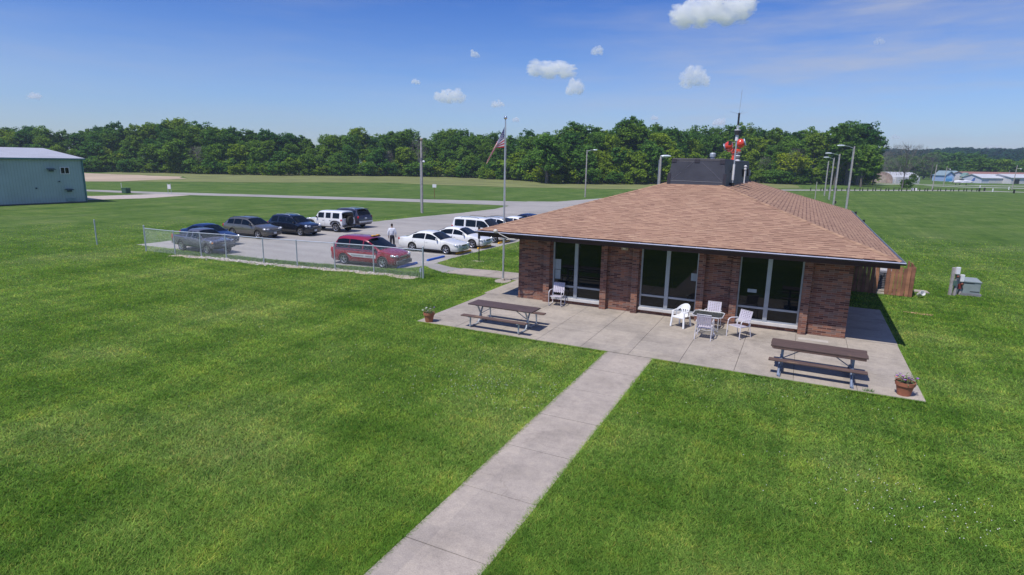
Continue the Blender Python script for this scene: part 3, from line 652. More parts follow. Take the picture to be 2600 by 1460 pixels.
M_plank = plank_mat('stained_plank', (.072, .046, .048)); M_plank2 = plank_mat('worn_plank', (.085, .053, .045)); M_plank3 = plank_mat('bench_plank', (.105, .063, .052))
def planks(L, y0, y1, z, n, th=.04, gap=.008, stag=0):
    q = MB(); w = (y1-y0)/n
    for i in range(n): q.box((random.uniform(-stag, stag), y0+w*(i+.5), z), (L, w-gap, th))
    return q
t1 = thing('picnic_table', 'brown picnic table with curved tubular legs by the small flower pot', 'picnic table', (-9.46, 18.84, .047), R(-.5), 'picnic tables on the patio')
planks(2.62, -.39, .39, .755, 5, stag=.006).build('tabletop', M_plank, t1, bevel=.006)
for y in (-.80, .80): planks(2.62, y-.12, y+.12, .44, 2).build('bench', M_plank3, t1, bevel=.006)
for x in (-.98, .98):
    q = MB()
    pts = [(x, -.80, .42), (x, -.86, .30), (x, -.84, .12), (x, -.72, .03), (x, -.3, .03), (x, -.16, .08), (x, -.02, .34), (x, .03, .40)]
    q.tube([(x, -.74, .42), (x, -.78, .06), (x, -.70, .03), (x, -.25, .03), (x, -.12, .10), (x, 0, .40)], .03, 8)
    q.tube([(x, .74, .42), (x, .78, .06), (x, .70, .03), (x, .25, .03), (x, .12, .10), (x, 0, .40)], .03, 8)
    q.tube([(x, 0, .36), (x, -.24, .73)], .032, 8); q.tube([(x, 0, .36), (x, .24, .73)], .032, 8); q.box((x, 0, .72), (.05, .70, .03))
    for y in (-.8, .8): q.box((x, y, .41), (.06, .22, .03))
    q.build('leg_frame', M_galv, t1, smooth=True)
    q = MB(); q.tube([(x*.95, 0, .38), (x*.35, 0, .73)], .016, 6); q.build('brace', M_galv, t1)
t2 = thing('picnic_table', 'weathered brown picnic table on single blue grey pedestals by the large flower pot', 'picnic table', (.87, 18.88, .047), R(-1.2), 'picnic tables on the patio')
planks(2.52, -.40, .40, .755, 5, stag=.01).build('tabletop', M_plank2, t2, bevel=.006)
q = MB(); q.box((.02, -.36, .70), (2.4, .05, .07)); q.build('apron_board', M_plank3, t2)
for y in (-.70, .70): planks(2.52, y-.12, y+.12, .43, 2).build('bench', M_plank3, t2, bevel=.006)
bm_ = mat('blue_grey_paint', (.23, .28, .38), .5, .3, .15)
for x in (-.93, .93):
    q = MB(); q.box((x, 0, .40), (.075, .10, .68)); q.box((x, 0, .72), (.06, .6, .04))
    for sy in (-1, 1):
        q.box((x, sy*.42, .26), (.05, .75, .06), (sy*R(24), 0, 0)); q.box((x, sy*.52, .06), (.055, .85, .06), (sy*R(-4), 0, 0)); q.tube([(x, sy*.08, .32), (x, sy*.70, .41)], .03, 6)
        q.tube([(x-.03, sy*.12, .35), (x-.03, sy*.6, .20), (x-.03, sy*.92, .03)], .035, 6)
    q.build('leg_frame', bm_, t2)
    q = MB(); q.tube([(x*.95, 0, .32), (x*.25, 0, .73)], .016, 6); q.build('brace', bm_, t2)

M_strapc = mat('strap_lilac', (.50, .46, .53), .6); M_cframe = mat('chair_enamel', (.60, .58, .62), .4)
def strap_chair(label, loc, rz, sled=False):
    """patio chair facing -y in its own frame"""
    t = thing('strap_chair', label, 'chair', loc, rz, 'strap chairs on the patio')
    w = .27
    for sx in (-1, 1):
        q = MB(); x = sx*w
        if sled: q.tube([(x, -.27, .64), (x, -.31, .60), (x, -.31, .08), (x, -.28, .025), (x, .30, .025), (x, .33, .06), (x, .30, .40)], .016, 8)
        else: q.tube([(x, .33, 0), (x, .22, .42), (x, .24, .5)], .014, 8); q.build('leg', M_cframe, t, smooth=True); q = MB(); q.tube([(x, -.30, .0), (x, -.28, .52), (x, -.24, .62), (x, -.16, .655)], .016, 8)
        q.build('leg', M_cframe, t, smooth=True)
        q = MB(); q.tube([(x, -.28, .58), (x, -.22, .645), (x, -.10, .665), (x, .24, .63)], .019, 8); q.build('armrest', M_cframe, t, smooth=True)
    q = MB(); k = .235
    q.tube([(-k, -.27, .42), (-k, .20, .39), (-k, .36, .92), (k, .36, .92), (k, .20, .39), (k, -.27, .42), (-k, -.27, .42)], .013, 6); q.build('seat_frame', M_cframe, t, smooth=True)
    a = Vector((0, .20, .39)); c = Vector((0, .36, .92)); u = (c-a).normalized(); q = MB()
    rx = math.atan2(c.y-a.y, c.z-a.z)
    for i in range(7):
        p = a+u*(.17+i*.058); q.box((0, p.y, p.z), (.47, .006, .040), (-rx, 0, 0))
    for i in range(6):
        x = -.195+i*.078; p = a+u*.33; q.box((x, p.y-.006, p.z), (.042, .006, .42), (-rx, 0, 0))
    q.build('backrest', M_strapc, t)
    q = MB()
    for i in range(7): y = -.24+i*.062; q.box((0, y, .418-.03*(y+.27)/.47), (.47, .048, .006))
    for i in range(6): q.box((-.195+i*.078, -.04, .412), (.05, .46, .006), (-.06, 0, 0))
    q.build('seat', M_strapc, t); return t
Z0 = .047
strap_chair('white strap weave patio chair standing alone before the leftmost window', (-8.97, 22.88, Z0), R(6), True)
strap_chair('patio strap chair behind the glass table against the brick wall', (-2.58, 22.55, Z0), R(-2))
strap_chair('patio strap chair seen from behind in front of the glass table', (-2.62, 20.95, Z0), R(180))
strap_chair('patio strap chair turned aside to the right of the glass table', (-1.55, 21.72, Z0), R(-32))
tb = thing('glass_table', 'square glass topped patio table with cut corners and pale metal frame', 'table', (-2.62, 21.68, Z0))
hw, hd, cc = .52, .47, .12
oct_ = [(-hw+cc, -hd), (hw-cc, -hd), (hw, -hd+cc), (hw, hd-cc), (hw-cc, hd), (-hw+cc, hd), (-hw, hd-cc), (-hw, -hd+cc)]
q = MB(); q.prism(oct_, .705, .711); q.build('tabletop', clear_glass(), tb)
q = MB(); q.tube([(x, y, .705) for x, y in oct_+oct_[:1]], .016, 6)
q.build('rim', M_cframe, tb, smooth=True)
for sx in (-1, 1):
    for sy in (-1, 1):
        q = MB(); q.tube([(sx*.42, sy*.38, .69), (sx*.20, sy*.18, .66), (sx*.17, sy*.15, .35), (sx*.24, sy*.2, .1), (sx*.34, sy*.3, .0)], .014, 6); q.build('leg', M_cframe, tb, smooth=True)
q = MB(); q.tube([(math.cos(i*math.pi/8)*.30, math.sin(i*math.pi/8)*.27, .16) for i in range(17)], .008, 5); q.build('foot_ring', M_cframe, tb)
# moulded plastic armchair
pc = thing('plastic_chair', 'white moulded plastic armchair with rounded back left of the glass table', 'chair', (-3.62, 22.1, Z0), R(-22))
M_pl = mat('white_plastic', (.80, .80, .80), .35, 0, .02)
q = MB(); n = 20; V = []; rows = 7
for r_ in range(rows):
    f = r_/(rows-1)
    for i in range(n+1):
        a = math.pi*(i/n); ca, sa = math.cos(a), math.sin(a)
        topz = .62+.22*sa**1.2; z = .40+(topz-.40)*f; o = .05*f
        V.append((ca*(.245+o*.6), .02+sa*(.22+o*1.6), z))
F = []
for r_ in range(rows-1):
    for i in range(n):
        side = i < 5 or i >= n-5
        if side and r_ < 4 and not (i in (0, n-1)): continue
        if 5 <= i < n-5 and i % 2 == 0 and 1 <= r_ <= 2: continue
        F.append((r_*(n+1)+i, r_*(n+1)+i+1, (r_+1)*(n+1)+i+1, (r_+1)*(n+1)+i))
q.add(V, F); q.add([(x*.95, y-.015 if y > .1 else y, z) for x, y, z in V], [f[::-1] for f in F])
for sx in (-1, 1): q.box((sx*.255, -.10, .61), (.05, .30, .022), (R(4), 0, 0))
q.build('backrest', M_pl, pc, smooth=50)
q = MB(); q.box((0, -.03, .405), (.46, .46, .03), taper=.94); q.box((0, -.25, .385), (.44, .03, .07)); q.build('seat', M_pl, pc, bevel=.012)
for sx in (-1, 1):
    q = MB(); q.box((sx*.25, -.25, .31), (.065, .055, .62), (R(-4), sx*R(-4), 0), taper=1); q.build('leg', M_pl, pc, bevel=.01)
    q = MB(); q.box((sx*.225, .24, .21), (.06, .05, .42), (R(12), sx*R(-5), 0)); q.build('leg', M_pl, pc, bevel=.01)
# flower pots
def pot(loc, r, h, label, flowers, seed):
    random.seed(seed); t = thing('flower_pot', label, 'flower pot', loc, 0, 'flower pots at the patio corners')
    q = MB(); q.lathe([(r*.66, 0), (r*.9, h*.72), (r*1.0, h*.73), (r*1.04, h), (r*.95, h), (r*.9, h*.86)], n=24, cap=False); q.lathe([(r*.66, 0), (.001, 0)], n=24, cap=False)
    q.build('pot', mat('terracotta', (.36, .125, .07), .8, 0, .15, 6), t, smooth=30)
    q = MB(); q.lathe([(r*.92, h*.88), (.001, h*.9)], n=16, cap=False); q.build('soil', mat('soil', (.03, .02, .015), .95), t)
    q = MB()
    for i in range(230):
        a = random.random()*6.28; rr = r*math.sqrt(random.random())*1.15; z = h*.9+random.random()**1.5*.24; x, y = math.cos(a)*rr, math.sin(a)*rr
        s_ = random.uniform(.015, .035); e = Euler((random.uniform(-1, 1), random.uniform(-1, 1), random.random()*6.28)).to_matrix()
        q.add([Vector((x, y, z))+e @ Vector(p) for p in ((-s_, 0, 0), (0, -s_*.5, 0), (s_, 0, .005), (0, s_*.5, 0))], [(0, 1, 2, 3)])
    for i in range(16):
        a = random.random()*6.28; q.tube([(0, 0, h*.85), (math.cos(a)*r*.6, math.sin(a)*r*.6, h+.08), (math.cos(a)*r*1.1, math.sin(a)*r*1.1, h+random.uniform(.05, .2))], .004, 4)
    q.build('foliage', mat('pot_leaf', (.13, .17, .06), .7, 0, .35, 12), t, fix=False)
    for c, n_, nm in flowers:
        for i in range(n_):
            a = random.random()*6.28; rr = r*random.uniform(.3, 1.2); x, y, z = math.cos(a)*rr, math.sin(a)*rr, h+random.uniform(.03, .22)
            q = MB(); 
            for k in range(5): q.ball((x+.020*math.cos(k*1.257), y+.020*math.sin(k*1.257), z), (.017, .017, .009), 6)
            q.ball((x, y, z+.006), (.008, .008, .006), 5, 1)
            q.build('blossom', [mat(nm, c, .6), mat('flower_eye', (.5, .45, .3), .6)], t)
    return t
pot((-12.18, 17.98, Z0), .21, .36, 'small terracotta pot with sparse white flowers at the left end of the patio', [((.75, .74, .72), 5, 'petal_white'), ((.22, .10, .42), 2, 'petal_violet')], 3)
pot((3.0, 18.12, Z0), .235, .38, 'large terracotta pot of purple petunias at the right end of the patio', [((.34, .12, .50), 7, 'petal_purple'), ((.16, .03, .20), 3, 'petal_plum'), ((.6, .12, .12), 2, 'petal_red')], 5)
random.seed(21)

# ------------------------------------------------------------------ flagpole and flag
fp = thing('flagpole', 'tall slim grey metal flagpole with a silver ball on a concrete pad', 'flagpole', (-13.34, 26.43, 0))
q = MB(); q.tube([(0, 0, .05), (0, 0, 4), (0, 0, 8.0)], [.05, .045, .028], 12); q.build('pole', M_alum, fp, smooth=True)
q = MB(); q.ball((0, 0, 8.08), .085, 14); q.build('finial', M_chrome, fp, smooth=True)
q = MB(); q.lathe([(.45, 0), (.42, .05), (.1, .06), (.09, .14), (.06, .16)], n=16); q.build('footing', M_concrete2, fp, smooth=True)
q = MB(); q.tube([(.06, 0, 1.2), (.055, 0, 7.8)], .005, 4); q.build('halyard', M_white, fp)
fl = MB(); NU, NV = 40, 39
fd = Vector((-rgt0.x, -rgt0.y, 0)); fn = Vector((-rgt0.y, rgt0.x, 0))
def flagp(u, v):
    tx, tz = .80*u**1.0, 1.58*u**.95
    if u < .42: bx, bz = .40*(u/.42), .98+.03*(u/.42)
    else: k = (u-.42)/.58; bx, bz = .40+.48*k, 1.01+.80*k
    x, z = tx+(bx-tx)*v, tz+(bz-tz)*v
    d = .035*math.sin(v*7+u*4)*min(1, u*3)*(1-.2*u)+.05*math.sin(u*8+v*2)
    return fd*x+fn*d+Vector((0, 0, -z))
for j in range(NV+1):
    for i in range(NU+1): fl.v.append(tuple(flagp(i/NU, j/NV)))
for j in range(NV):
    for i in range(NU):
        st = j*13//NV; can = i/NU < .4 and st < 7
        fl.f.append((j*(NU+1)+i, j*(NU+1)+i+1, (j+1)*(NU+1)+i+1, (j+1)*(NU+1)+i)); fl.m.append(2 if can else (0 if st % 2 == 0 else 1))
def cloth(name, c):
    mt, nt, bs = nodes(name); P = pos(nt, obj=True); nt.links.new(ramp(nt, noise(nt, P, 6, 2), [(.3, tuple(x*.93 for x in c)), (.7, c)]), bs.inputs['Base Color']); bs.inputs['Roughness'].default_value = .8; pass
    tr = N(nt, 'ShaderNodeBsdfTranslucent'); tr.inputs[0].default_value = c4(c); mx = N(nt, 'ShaderNodeMixShader'); mx.inputs[0].default_value = .2
    nt.links.new(bs.outputs[0], mx.inputs[1]); nt.links.new(tr.outputs[0], mx.inputs[2]); nt.links.new(mx.outputs[0], nt.nodes['Material Output'].inputs[0]); return mt
stars = MB()
for r_ in range(9):
    for s_ in range(6 if r_ % 2 == 0 else 5):
        u = .4*((s_*2+1+(r_ % 2))/12); v = (7/13)*((r_+1)/10); c = flagp(u, v)
        eu = (flagp(u+.01, v)-flagp(u-.01, v)).normalized(); ev = (flagp(u, v+.01)-flagp(u, v-.01)).normalized(); nn = eu.cross(ev).normalized()
        for sg in (1, -1):
            P_ = [c+nn*.008*sg]+[c+nn*.008*sg+(eu*math.cos(k*math.pi/5)+ev*math.sin(k*math.pi/5))*(.026 if k % 2 else .011) for k in range(10)]
            stars.add(P_, [(0, k+1, (k+1) % 10+1) for k in range(10)])
fo = fl.build('flag', [cloth('flag_red', (.55, .010, .030)), cloth('flag_white', (.78, .76, .78)), cloth('flag_blue', (.018, .026, .16))], loc=(-13.34-.05, 26.43, 7.66), smooth=80, fix=False)
tag(fo, 'drooping United States flag of red and white stripes on the flagpole', 'flag')
stars.build('stars', MATS.get('flag_w2') or cloth('star_white', (.75, .74, .76)), fo, fix=False)

# ------------------------------------------------------------------ chain link fence
fe = thing('chain_link_fence', 'galvanised chain link fence with round posts along the near edge of the parking lot', 'fence', (-27, 24, 0))
PX = [-37.33, -34.5, -32.5, -30.6, -27.6, -25.3, -22.85, -20.4, -17.28]
FH = 1.5
def FP(x, z): return Vector((x+27, fence_y(x)-24, z))
for i, x in enumerate(PX):
    q = MB(); end = i in (0, len(PX)-1); hh = FH+(.14 if end else .0); q.tube([FP(x, 0), FP(x, hh)], .045 if end else .034, 8); q.ball(FP(x, hh), (.05, .05, .04) if end else .04, 8)
    if i == len(PX)-1: q.box(FP(x-.13, .42)+Vector((0, -.02, 0)), (.10, .08, .22)); q.tube([FP(x-.13, 0)+Vector((0, -.02, 0)), FP(x-.13, .5)+Vector((0, -.02, 0))], .02, 6)
    q.build('post', M_galv, fe, smooth=True)
q = MB(); q.tube([FP(x, FH-.03) for x in PX], .024, 8); q.build('top_rail', mat('galv_bright', (.55, .58, .62), .4, .3), fe, smooth=True)
q = MB(); wv = .0019; dia = .075; Ltot = PX[-1]-PX[0]; nw = int(Ltot/dia)
for k in range(-int(FH/dia), nw+1):
    for sg in (1, -1):
        xa = PX[0]+k*dia; xb = xa+(FH-.04)
        za, zb = (.03, FH-.04) if sg > 0 else (FH-.04, .03)
        t0 = max(0, (PX[0]-xa)/(xb-xa)); t1_ = min(1, (PX[-1]-xa)/(xb-xa))
        if t1_ <= t0: continue
        ns = 4; pts = []
        for i in range(ns+1):
            t = t0+(t1_-t0)*i/ns; x = xa+(xb-xa)*t; pts.append(FP(x, za+(zb-za)*t)+Vector((0, .004*sg, 0)))
        q.tube(pts, wv, 3, cap=False)
q.build('mesh', mat('galv_wire', (.55, .60, .62), .45, .2), fe, fix=False)
lp = thing('metal_post', 'lone bare galvanised post standing in the lawn left of the fence', 'post', (-42.6, 23.3, 0))
q = MB(); q.tube([(0, 0, 0), (0, 0, 1.66)], .042, 8); q.build('shaft', M_galv, lp, smooth=True); q = MB(); q.ball((0, 0, 1.67), .05, 8); q.build('cap', M_galv, lp)

# ------------------------------------------------------------------ vehicles
M_seam = mat('seam_dark', (.02, .02, .022), .7)
def wheel_mesh(r, w, name='wheel', n=28):
    q = MB(); q.lathe([(r*.66, -w*.42), (r*.9, -w*.5), (r*.985, -w*.40), (r, -w*.2), (r, w*.2), (r*.985, w*.4), (r*.9, w*.5), (r*.66, w*.42)], n=n, axis='y', cap=False); return q
def rim_mesh(r, w, spokes, side):
    q = MB(); R0 = r*.68; y = side*w*.45
    q.lathe([(R0*.92, y-side*.10), (R0*.92, y), (R0, y+side*.012), (R0, y-side*.02)], n=24, axis='y', cap=False, mi=0)
    q.lathe([(R0*.95, y-side*.07), (.001, y-side*.07)], n=20, axis='y', cap=False, mi=1)
    q.lathe([(r*.13, y-side*.05), (r*.13, y-side*.005), (r*.05, y+side*.004)], n=12, axis='y', mi=0)
    for k in range(spokes):
        a = 2*math.pi*k/spokes+.3; c = R0*.53
        q.box((math.cos(a)*c, y-side*.018, math.sin(a)*c), (R0*.88, .03, r*.15), (0, -a, 0), mi=0)
    return q
def car(name, label, cat, spec, paintm, xf, yc, rz, group='vehicles parked in the lot', s=.93):
    """xf, yc: world position of the middle of the wheelbase; local +x is forward"""
    xf += spec['wb']/2*(1-s)*math.cos(rz); t = thing(name, label, cat, (xf, yc, .012), rz, group)
    S = spec; wb, foh, Wd, r = S['wb'], S['foh'], S['W'], S['r']; X0 = wb/2+foh; hw = Wd/2
    st = [(X0-a[0], a[1], a[2] if len(a) > 2 else 1.0) for a in S['st']]       # x, ztop, width scale
    # densify
    D = []
    for (x0, z0_, w0), (x1, z1, w1) in zip(st, st[1:]):
        n = max(1, int(abs(x1-x0)/.22))
        for k in range(n): f = k/n; D.append((x0+(x1-x0)*f, z0_+(z1-z0_)*f, w0+(w1-w0)*f))
    D.append(st[-1]); belt0, belt1 = S['belt']; zroof = max(a[1] for a in st); zb = S.get('zb', .22); rw = S.get('rw', .76)
    xr = D[-1][0]
    def sec(x, zt, ws):
        f = (X0-x)/(X0-xr); bl = belt0+(belt1-belt0)*f; blt = min(bl, zt-.03)
        c = max(0, min(1, (zt-blt-.03)/(zroof-bl-.03))); w = hw*ws
        wr = w*(.93-(.93-rw)*c); zbm = zb+(.10 if (x > X0-.1 or x < xr+.1) else 0)
        zm = zbm+(blt-zbm)*.55
        rr = .03+.05*c
        return [(0, zbm), (w*.90, zbm), (w*.985, zbm+.10), (w*1.0, zm), (w*.985, blt-.02), (wr+(w*.0), zt-rr), (wr-.10, zt-.008), (wr*.45, zt+.018*c+.012), (0, zt+.022*c+.016)]
    secs = [sec(*d) for d in D]; V = []; nh = len(secs[0]); full = 2*nh-2
    for (x, _, _), s_ in zip(D, secs):
        V += [(x, y, z) for y, z in s_]+[(x, -y, z) for y, z in s_[-2:0:-1]]
    F = []
    for i in range(len(D)-1):
        for j in range(full): F.append((i*full+j, i*full+(j+1) % full, (i+1)*full+(j+1) % full, (i+1)*full+j))
    F += [tuple(range(full)), tuple((len(D)-1)*full+j for j in range(full))[::-1]]
    q = MB(); q.add(V, F)
    body = q.build('body', [paintm, M_seam], t)
    # wheel arches
    cut = MB()
    for xa in (wb/2, -wb/2):
        for sy in (1, -1): cut.lathe([(r+.055, 0), (r+.055, .36)], (xa, sy*(hw-.26)-(.0 if sy > 0 else .36), r), 24, 'y')
    co = cut.build('cutter', M_seam)
    md = body.modifiers.new('arches', 'BOOLEAN'); md.operation = 'DIFFERENCE'; md.solver = 'EXACT'; md.object = co
    try: md.material_mode = 'TRANSFER'
    except Exception: pass
    co.parent = None; co.matrix_world = t.matrix_basis.copy(); bpy.context.view_layer.update()
    dg = bpy.context.evaluated_depsgraph_get(); nm = bpy.data.meshes.new_from_object(body.evaluated_get(dg))
    body.modifiers.clear(); body.data = nm; bpy.data.objects.remove(co)
    nm.polygons.foreach_set('use_smooth', [True]*len(nm.polygons)); nm.set_sharp_from_angle(angle=R(42))
    def surf(x, v, sgn=1, off=.007):
        i = 0
        while i < len(D)-2 and D[i+1][0] > x: i += 1
        f = (D[i][0]-x)/(D[i][0]-D[i+1][0]) if D[i][0] != D[i+1][0] else 0; f = max(0, min(1, f))
        j = min(int(v), nh-2); g_ = v-j
        def P(ii, jj): return Vector((D[ii][0], secs[ii][jj][0], secs[ii][jj][1]))
        a = P(i, j).lerp(P(i, j+1), g_); c = P(i+1, j).lerp(P(i+1, j+1), g_); p = a.lerp(c, f)
        tu = (c-a); tv = P(i, j+1)-P(i, j)+(P(i+1, j+1)-P(i+1, j)); n = tu.cross(tv)
        if n.length > 1e-9: n.normalize()
        if n.y < 0 and v < 5: n = -n
        if n.z < 0 and v >= 5: n = -n
        p = p+n*off; p.y *= sgn; return p
    def patch(q, x0, x1, v0, v1, sgn, nx=6, nv=2, off=.007, mi=None):
        vs = [surf(x0+(x1-x0)*i/nx, v0+(v1-v0)*j/nv, sgn, off) for i in range(nx+1) for j in range(nv+1)]
        q.add(vs, [(i*(nv+1)+j, (i+1)*(nv+1)+j, (i+1)*(nv+1)+j+1, i*(nv+1)+j+1) for i in range(nx) for j in range(nv)], mi)
    gl = S.get('glass') or M_glass
    for sgn in (1, -1):
        for a, c in S['side']:
            q = MB(); patch(q, X0-a, X0-c, 4.12, 4.90, sgn, 8); q.build('side_window', gl, t, smooth=True)
    def screen(nm_, a, c):
        q = MB()
        for sgn in (1, -1): patch(q, X0-a, X0-c, 5.25, 7.999, sgn, 14, 11, .014)
        q.build(nm_, gl, t, smooth=True)
    screen('windshield', *S['ws']); 
    if S.get('rs'): screen('rear_window', *S['rs'])
    q = MB()
    for sgn in (1, -1):
        for a in S['seams']: patch(q, X0-a, X0-a-.014, 1.6, 4.9 if S.get('hs', 1) else 4, sgn, 1, 6, .003)
        patch(q, X0-.5, X0-wb-foh+.2, 1.05, 1.9, sgn, 6, 1, .004) if S.get('sill') else None
    q.build('door_seam', M_seam, t)
    q = MB()
    for sgn in (1, -1):
        for a in S['seams'][1:]:
            p = surf(X0-a+.16, 3.55, sgn, .012); q.box(p, (.16, .03, .03))
    q.build('door_handle', paintm if not S.get('dark_handle') else M_dark, t, bevel=.008)
    for sgn in (1, -1):
        q = MB(); p = surf(X0-S['ws'][0]-.25, 4.1, sgn, .10); q.ball(p+Vector((0, 0, .06)), (.07, .11, .08), 10); q.box(p+Vector((0, -sgn*.08, .0)), (.05, .1, .03)); q.build('mirror', S.get('mirror') or paintm, t, smooth=True)
    # wheels
    for xa in (wb/2, -wb/2):
        for sy in (1, -1):
            wh = wheel_mesh(r, .22).build('wheel', M_black, t, smooth=True); wh.location = (xa, sy*(hw-.125), r)
            rm = rim_mesh(r, .22, S.get('spokes', 5), sy).build('rim', [M_rim, M_seam], wh, smooth=True)
    # lamps, grille, plates, bumpers
    hz = S.get('hz', .66); hl = S.get('hl', (.17, .15, .085))
    for sy in (1, -1):
        q = MB(); hp = surf(X0-.24, 3.9, sy, -.02); q.ball((hp.x, hp.y, min(hp.z, hz+.06)), (hl[0]*1.05, .075, hl[2]), 14); q.ball((X0-.075, sy*hw*.66, min(hp.z, hz+.04)-.01), (.07, .16, hl[2]*.85), 12); q.build('headlight', mat('headlamp', (.62, .64, .68), .12, .3), t, smooth=True)
        q = MB(); tl = S.get('tl', (.10, .10, .15)); tp = surf(xr+.11, 3.75, sy, -.025); q.ball((tp.x, tp.y, tp.z), (.115, .045, tl[2]), 12); q.build('taillight', mat('tail_red', (.40, .01, .015), .2), t, smooth=True)
    q = MB(); q.box((X0-.02, 0, hz-.04), (.07, Wd*.36, S.get('gh', .10))); q.box((X0-.02, 0, zb+.17), (.06, Wd*.42, .06)); q.build('grille', M_dark, t, bevel=.02)
    q = MB(); q.box((X0+.02, 0, hz-.01), (.02, Wd*.36, .02)); q.build('grille_bar', M_chrome, t)
    if S.get('plate', 1): q = MB(); q.box((X0+.035, 0, zb+.22), (.012, .30, .15)); q.build('licence_plate', mat('plate', (.55, .58, .62), .5), t)
    q = MB(); q.box((xr-.012, 0, S.get('pz', .80)), (.012, .30, .15)); q.build('licence_plate', mat('plate', (.55, .58, .62), .5), t)
    for sgn in (1, -1): q = MB(); q.box((0, sgn*(hw-.10), zb+.03), (wb-2*r-.15, .10, .09)); q.build('rocker', M_dark, t, bevel=.02)
    if S.get('rails'):
        a, c = S['rails']
        for sgn in (1, -1):
            q = MB(); p0, p1 = surf(X0-a, 6, sgn, .0), surf(X0-c, 6, sgn, .0); pm = surf(X0-(a+c)/2, 6, sgn, .05)
            q.tube([p0, p0.lerp(pm, .2)+Vector((0, 0, .05)), pm+Vector((0, 0, .02)), p1.lerp(pm, .2)+Vector((0, 0, .05)), p1], .018, 6); q.build('roof_rail', S.get('railm') or M_dark, t, smooth=True)
    t.scale = (s, s, s)
    return t, surf, X0, xr, hw
SED = dict(wb=2.81, foh=1.0, W=1.85, r=.33, belt=(.88, .97), rw=.70, st=[(0, .56, .74), (.03, .66, .82), (.14, .72, .92), (.45, .80, .98), (1.0, .90), (1.38, .95), (2.15, 1.36), (2.5, 1.45), (3.0, 1.48), (3.4, 1.44), (3.75, 1.34), (4.28, 1.04), (4.7, 1.01, .97), (4.98, .97, .92), (5.06, .84, .86), (5.08, .6, .82)],
           side=[(1.72, 2.72), (2.80, 3.80)], ws=(1.45, 2.22), rs=(3.55, 4.2), seams=[1.42, 2.75, 3.75], hz=.66, tz=.82, tl=(.08, .12, .10))
SPO = dict(SED); SPO.update(foh=.95, r=.34, st=[(0, .5, .74), (.04, .62, .84), (.16, .70, .93), (.5, .80, .98), (1.0, .90), (1.3, .95), (2.1, 1.36), (2.5, 1.44), (2.9, 1.455), (3.4, 1.40), (4.15, 1.08), (4.55, 1.05, .95), (4.78, .95, .9), (4.83, .6, .82)], side=[(1.65, 2.62), (2.7, 3.75)], ws=(1.38, 2.16), rs=(3.45, 4.08), seams=[1.35, 2.65, 3.6], gh=.12)
VAN = dict(wb=2.88, foh=.92, W=1.98, r=.34, belt=(1.0, 1.02), rw=.78, st=[(0, .62, .72), (.04, .74, .82), (.14, .82, .9), (.45, .92, .97), (.95, 1.03), (1.08, 1.06), (2.0, 1.60), (2.35, 1.70), (3.0, 1.75), (3.9, 1.75), (4.25, 1.68), (4.62, 1.10), (4.74, .92, .97), (4.79, .6, .92)],
           side=[(1.62, 2.30), (2.38, 3.35), (3.40, 4.35)], ws=(1.12, 2.06), rs=(4.22, 4.60), seams=[1.3, 2.34, 3.38], hz=.70, tz=1.1, tl=(.06, .1, .2), zb=.2, mirror=M_dark)
WAG = dict(wb=2.745, foh=.93, W=1.84, r=.35, belt=(.98, 1.06), rw=.72, zb=.26, st=[(0, .66, .76), (.04, .76, .84), (.14, .84, .92), (.45, .92, .98), (1.1, 1.02), (1.28, 1.05), (2.05, 1.5), (2.4, 1.58), (3.0, 1.61), (3.8, 1.58), (4.15, 1.53), (4.58, 1.12), (4.75, 1.02, .95), (4.8, .7, .88)],
           side=[(1.62, 2.65), (2.72, 3.5), (3.56, 4.2)], ws=(1.34, 2.12), rs=(4.15, 4.55), seams=[1.4, 2.68, 3.6], hz=.78, tz=1.0, rails=(2.3, 4.0), sill=1, mirror=M_dark)
SUV = dict(WAG); SUV.update(wb=2.86, r=.36, W=1.82, foh=.92, belt=(1.0, 1.08), st=[(0, .72, .8), (.04, .86, .88), (.14, .94, .95), (.5, 1.02, .99), (1.1, 1.09), (1.25, 1.12), (1.95, 1.6), (2.3, 1.68), (3.0, 1.72), (4.0, 1.69), (4.3, 1.62), (4.66, 1.15), (4.78, 1.05, .96), (4.82, .7, .9)], side=[(1.55, 2.5), (2.58, 3.45), (3.6, 4.3)], ws=(1.3, 2.02), rs=(4.28, 4.62), hz=.82, hl=(.15, .15, .11), seams=[1.35, 2.54, 3.52])
BOX = dict(SUV); BOX.update(wb=2.885, foh=.85, W=1.92, r=.38, belt=(1.10, 1.12), rw=.86, st=[(0, .9, .9), (.04, 1.0, .93), (.16, 1.06, .98), (1.0, 1.13), (1.15, 1.16), (1.75, 1.76), (2.0, 1.84), (3.0, 1.88), (4.2, 1.88), (4.6, 1.84), (4.76, 1.14), (4.80, 1.0), (4.83, .7, .96)], side=[(1.42, 2.45), (2.52, 3.45), (3.62, 4.5)], ws=(1.2, 1.78), rs=(4.6, 4.74), hz=.92, hl=(.14, .18, .12), gh=.2, seams=[1.25, 2.48, 3.5], tz=1.1, tl=(.05, .12, .24))
RUN = dict(BOX); RUN.update(wb=2.79, W=1.9, belt=(1.12, 1.16), rw=.80, st=[(0, .85, .85), (.04, 1.0, .9), (.18, 1.08, .96), (1.1, 1.14), (1.25, 1.17), (1.95, 1.7), (2.3, 1.77), (3.0, 1.80), (4.2, 1.78), (4.45, 1.72), (4.72, 1.2), (4.80, 1.05), (4.83, .7, .95)], ws=(1.32, 2.0), rs=(4.46, 4.70), side=[(1.6, 2.5), (2.58, 3.4), (3.6, 4.35)], rails=(2.2, 4.1), tz=1.12, tl=(.10, .12, .13), pz=.95, zb=.34)
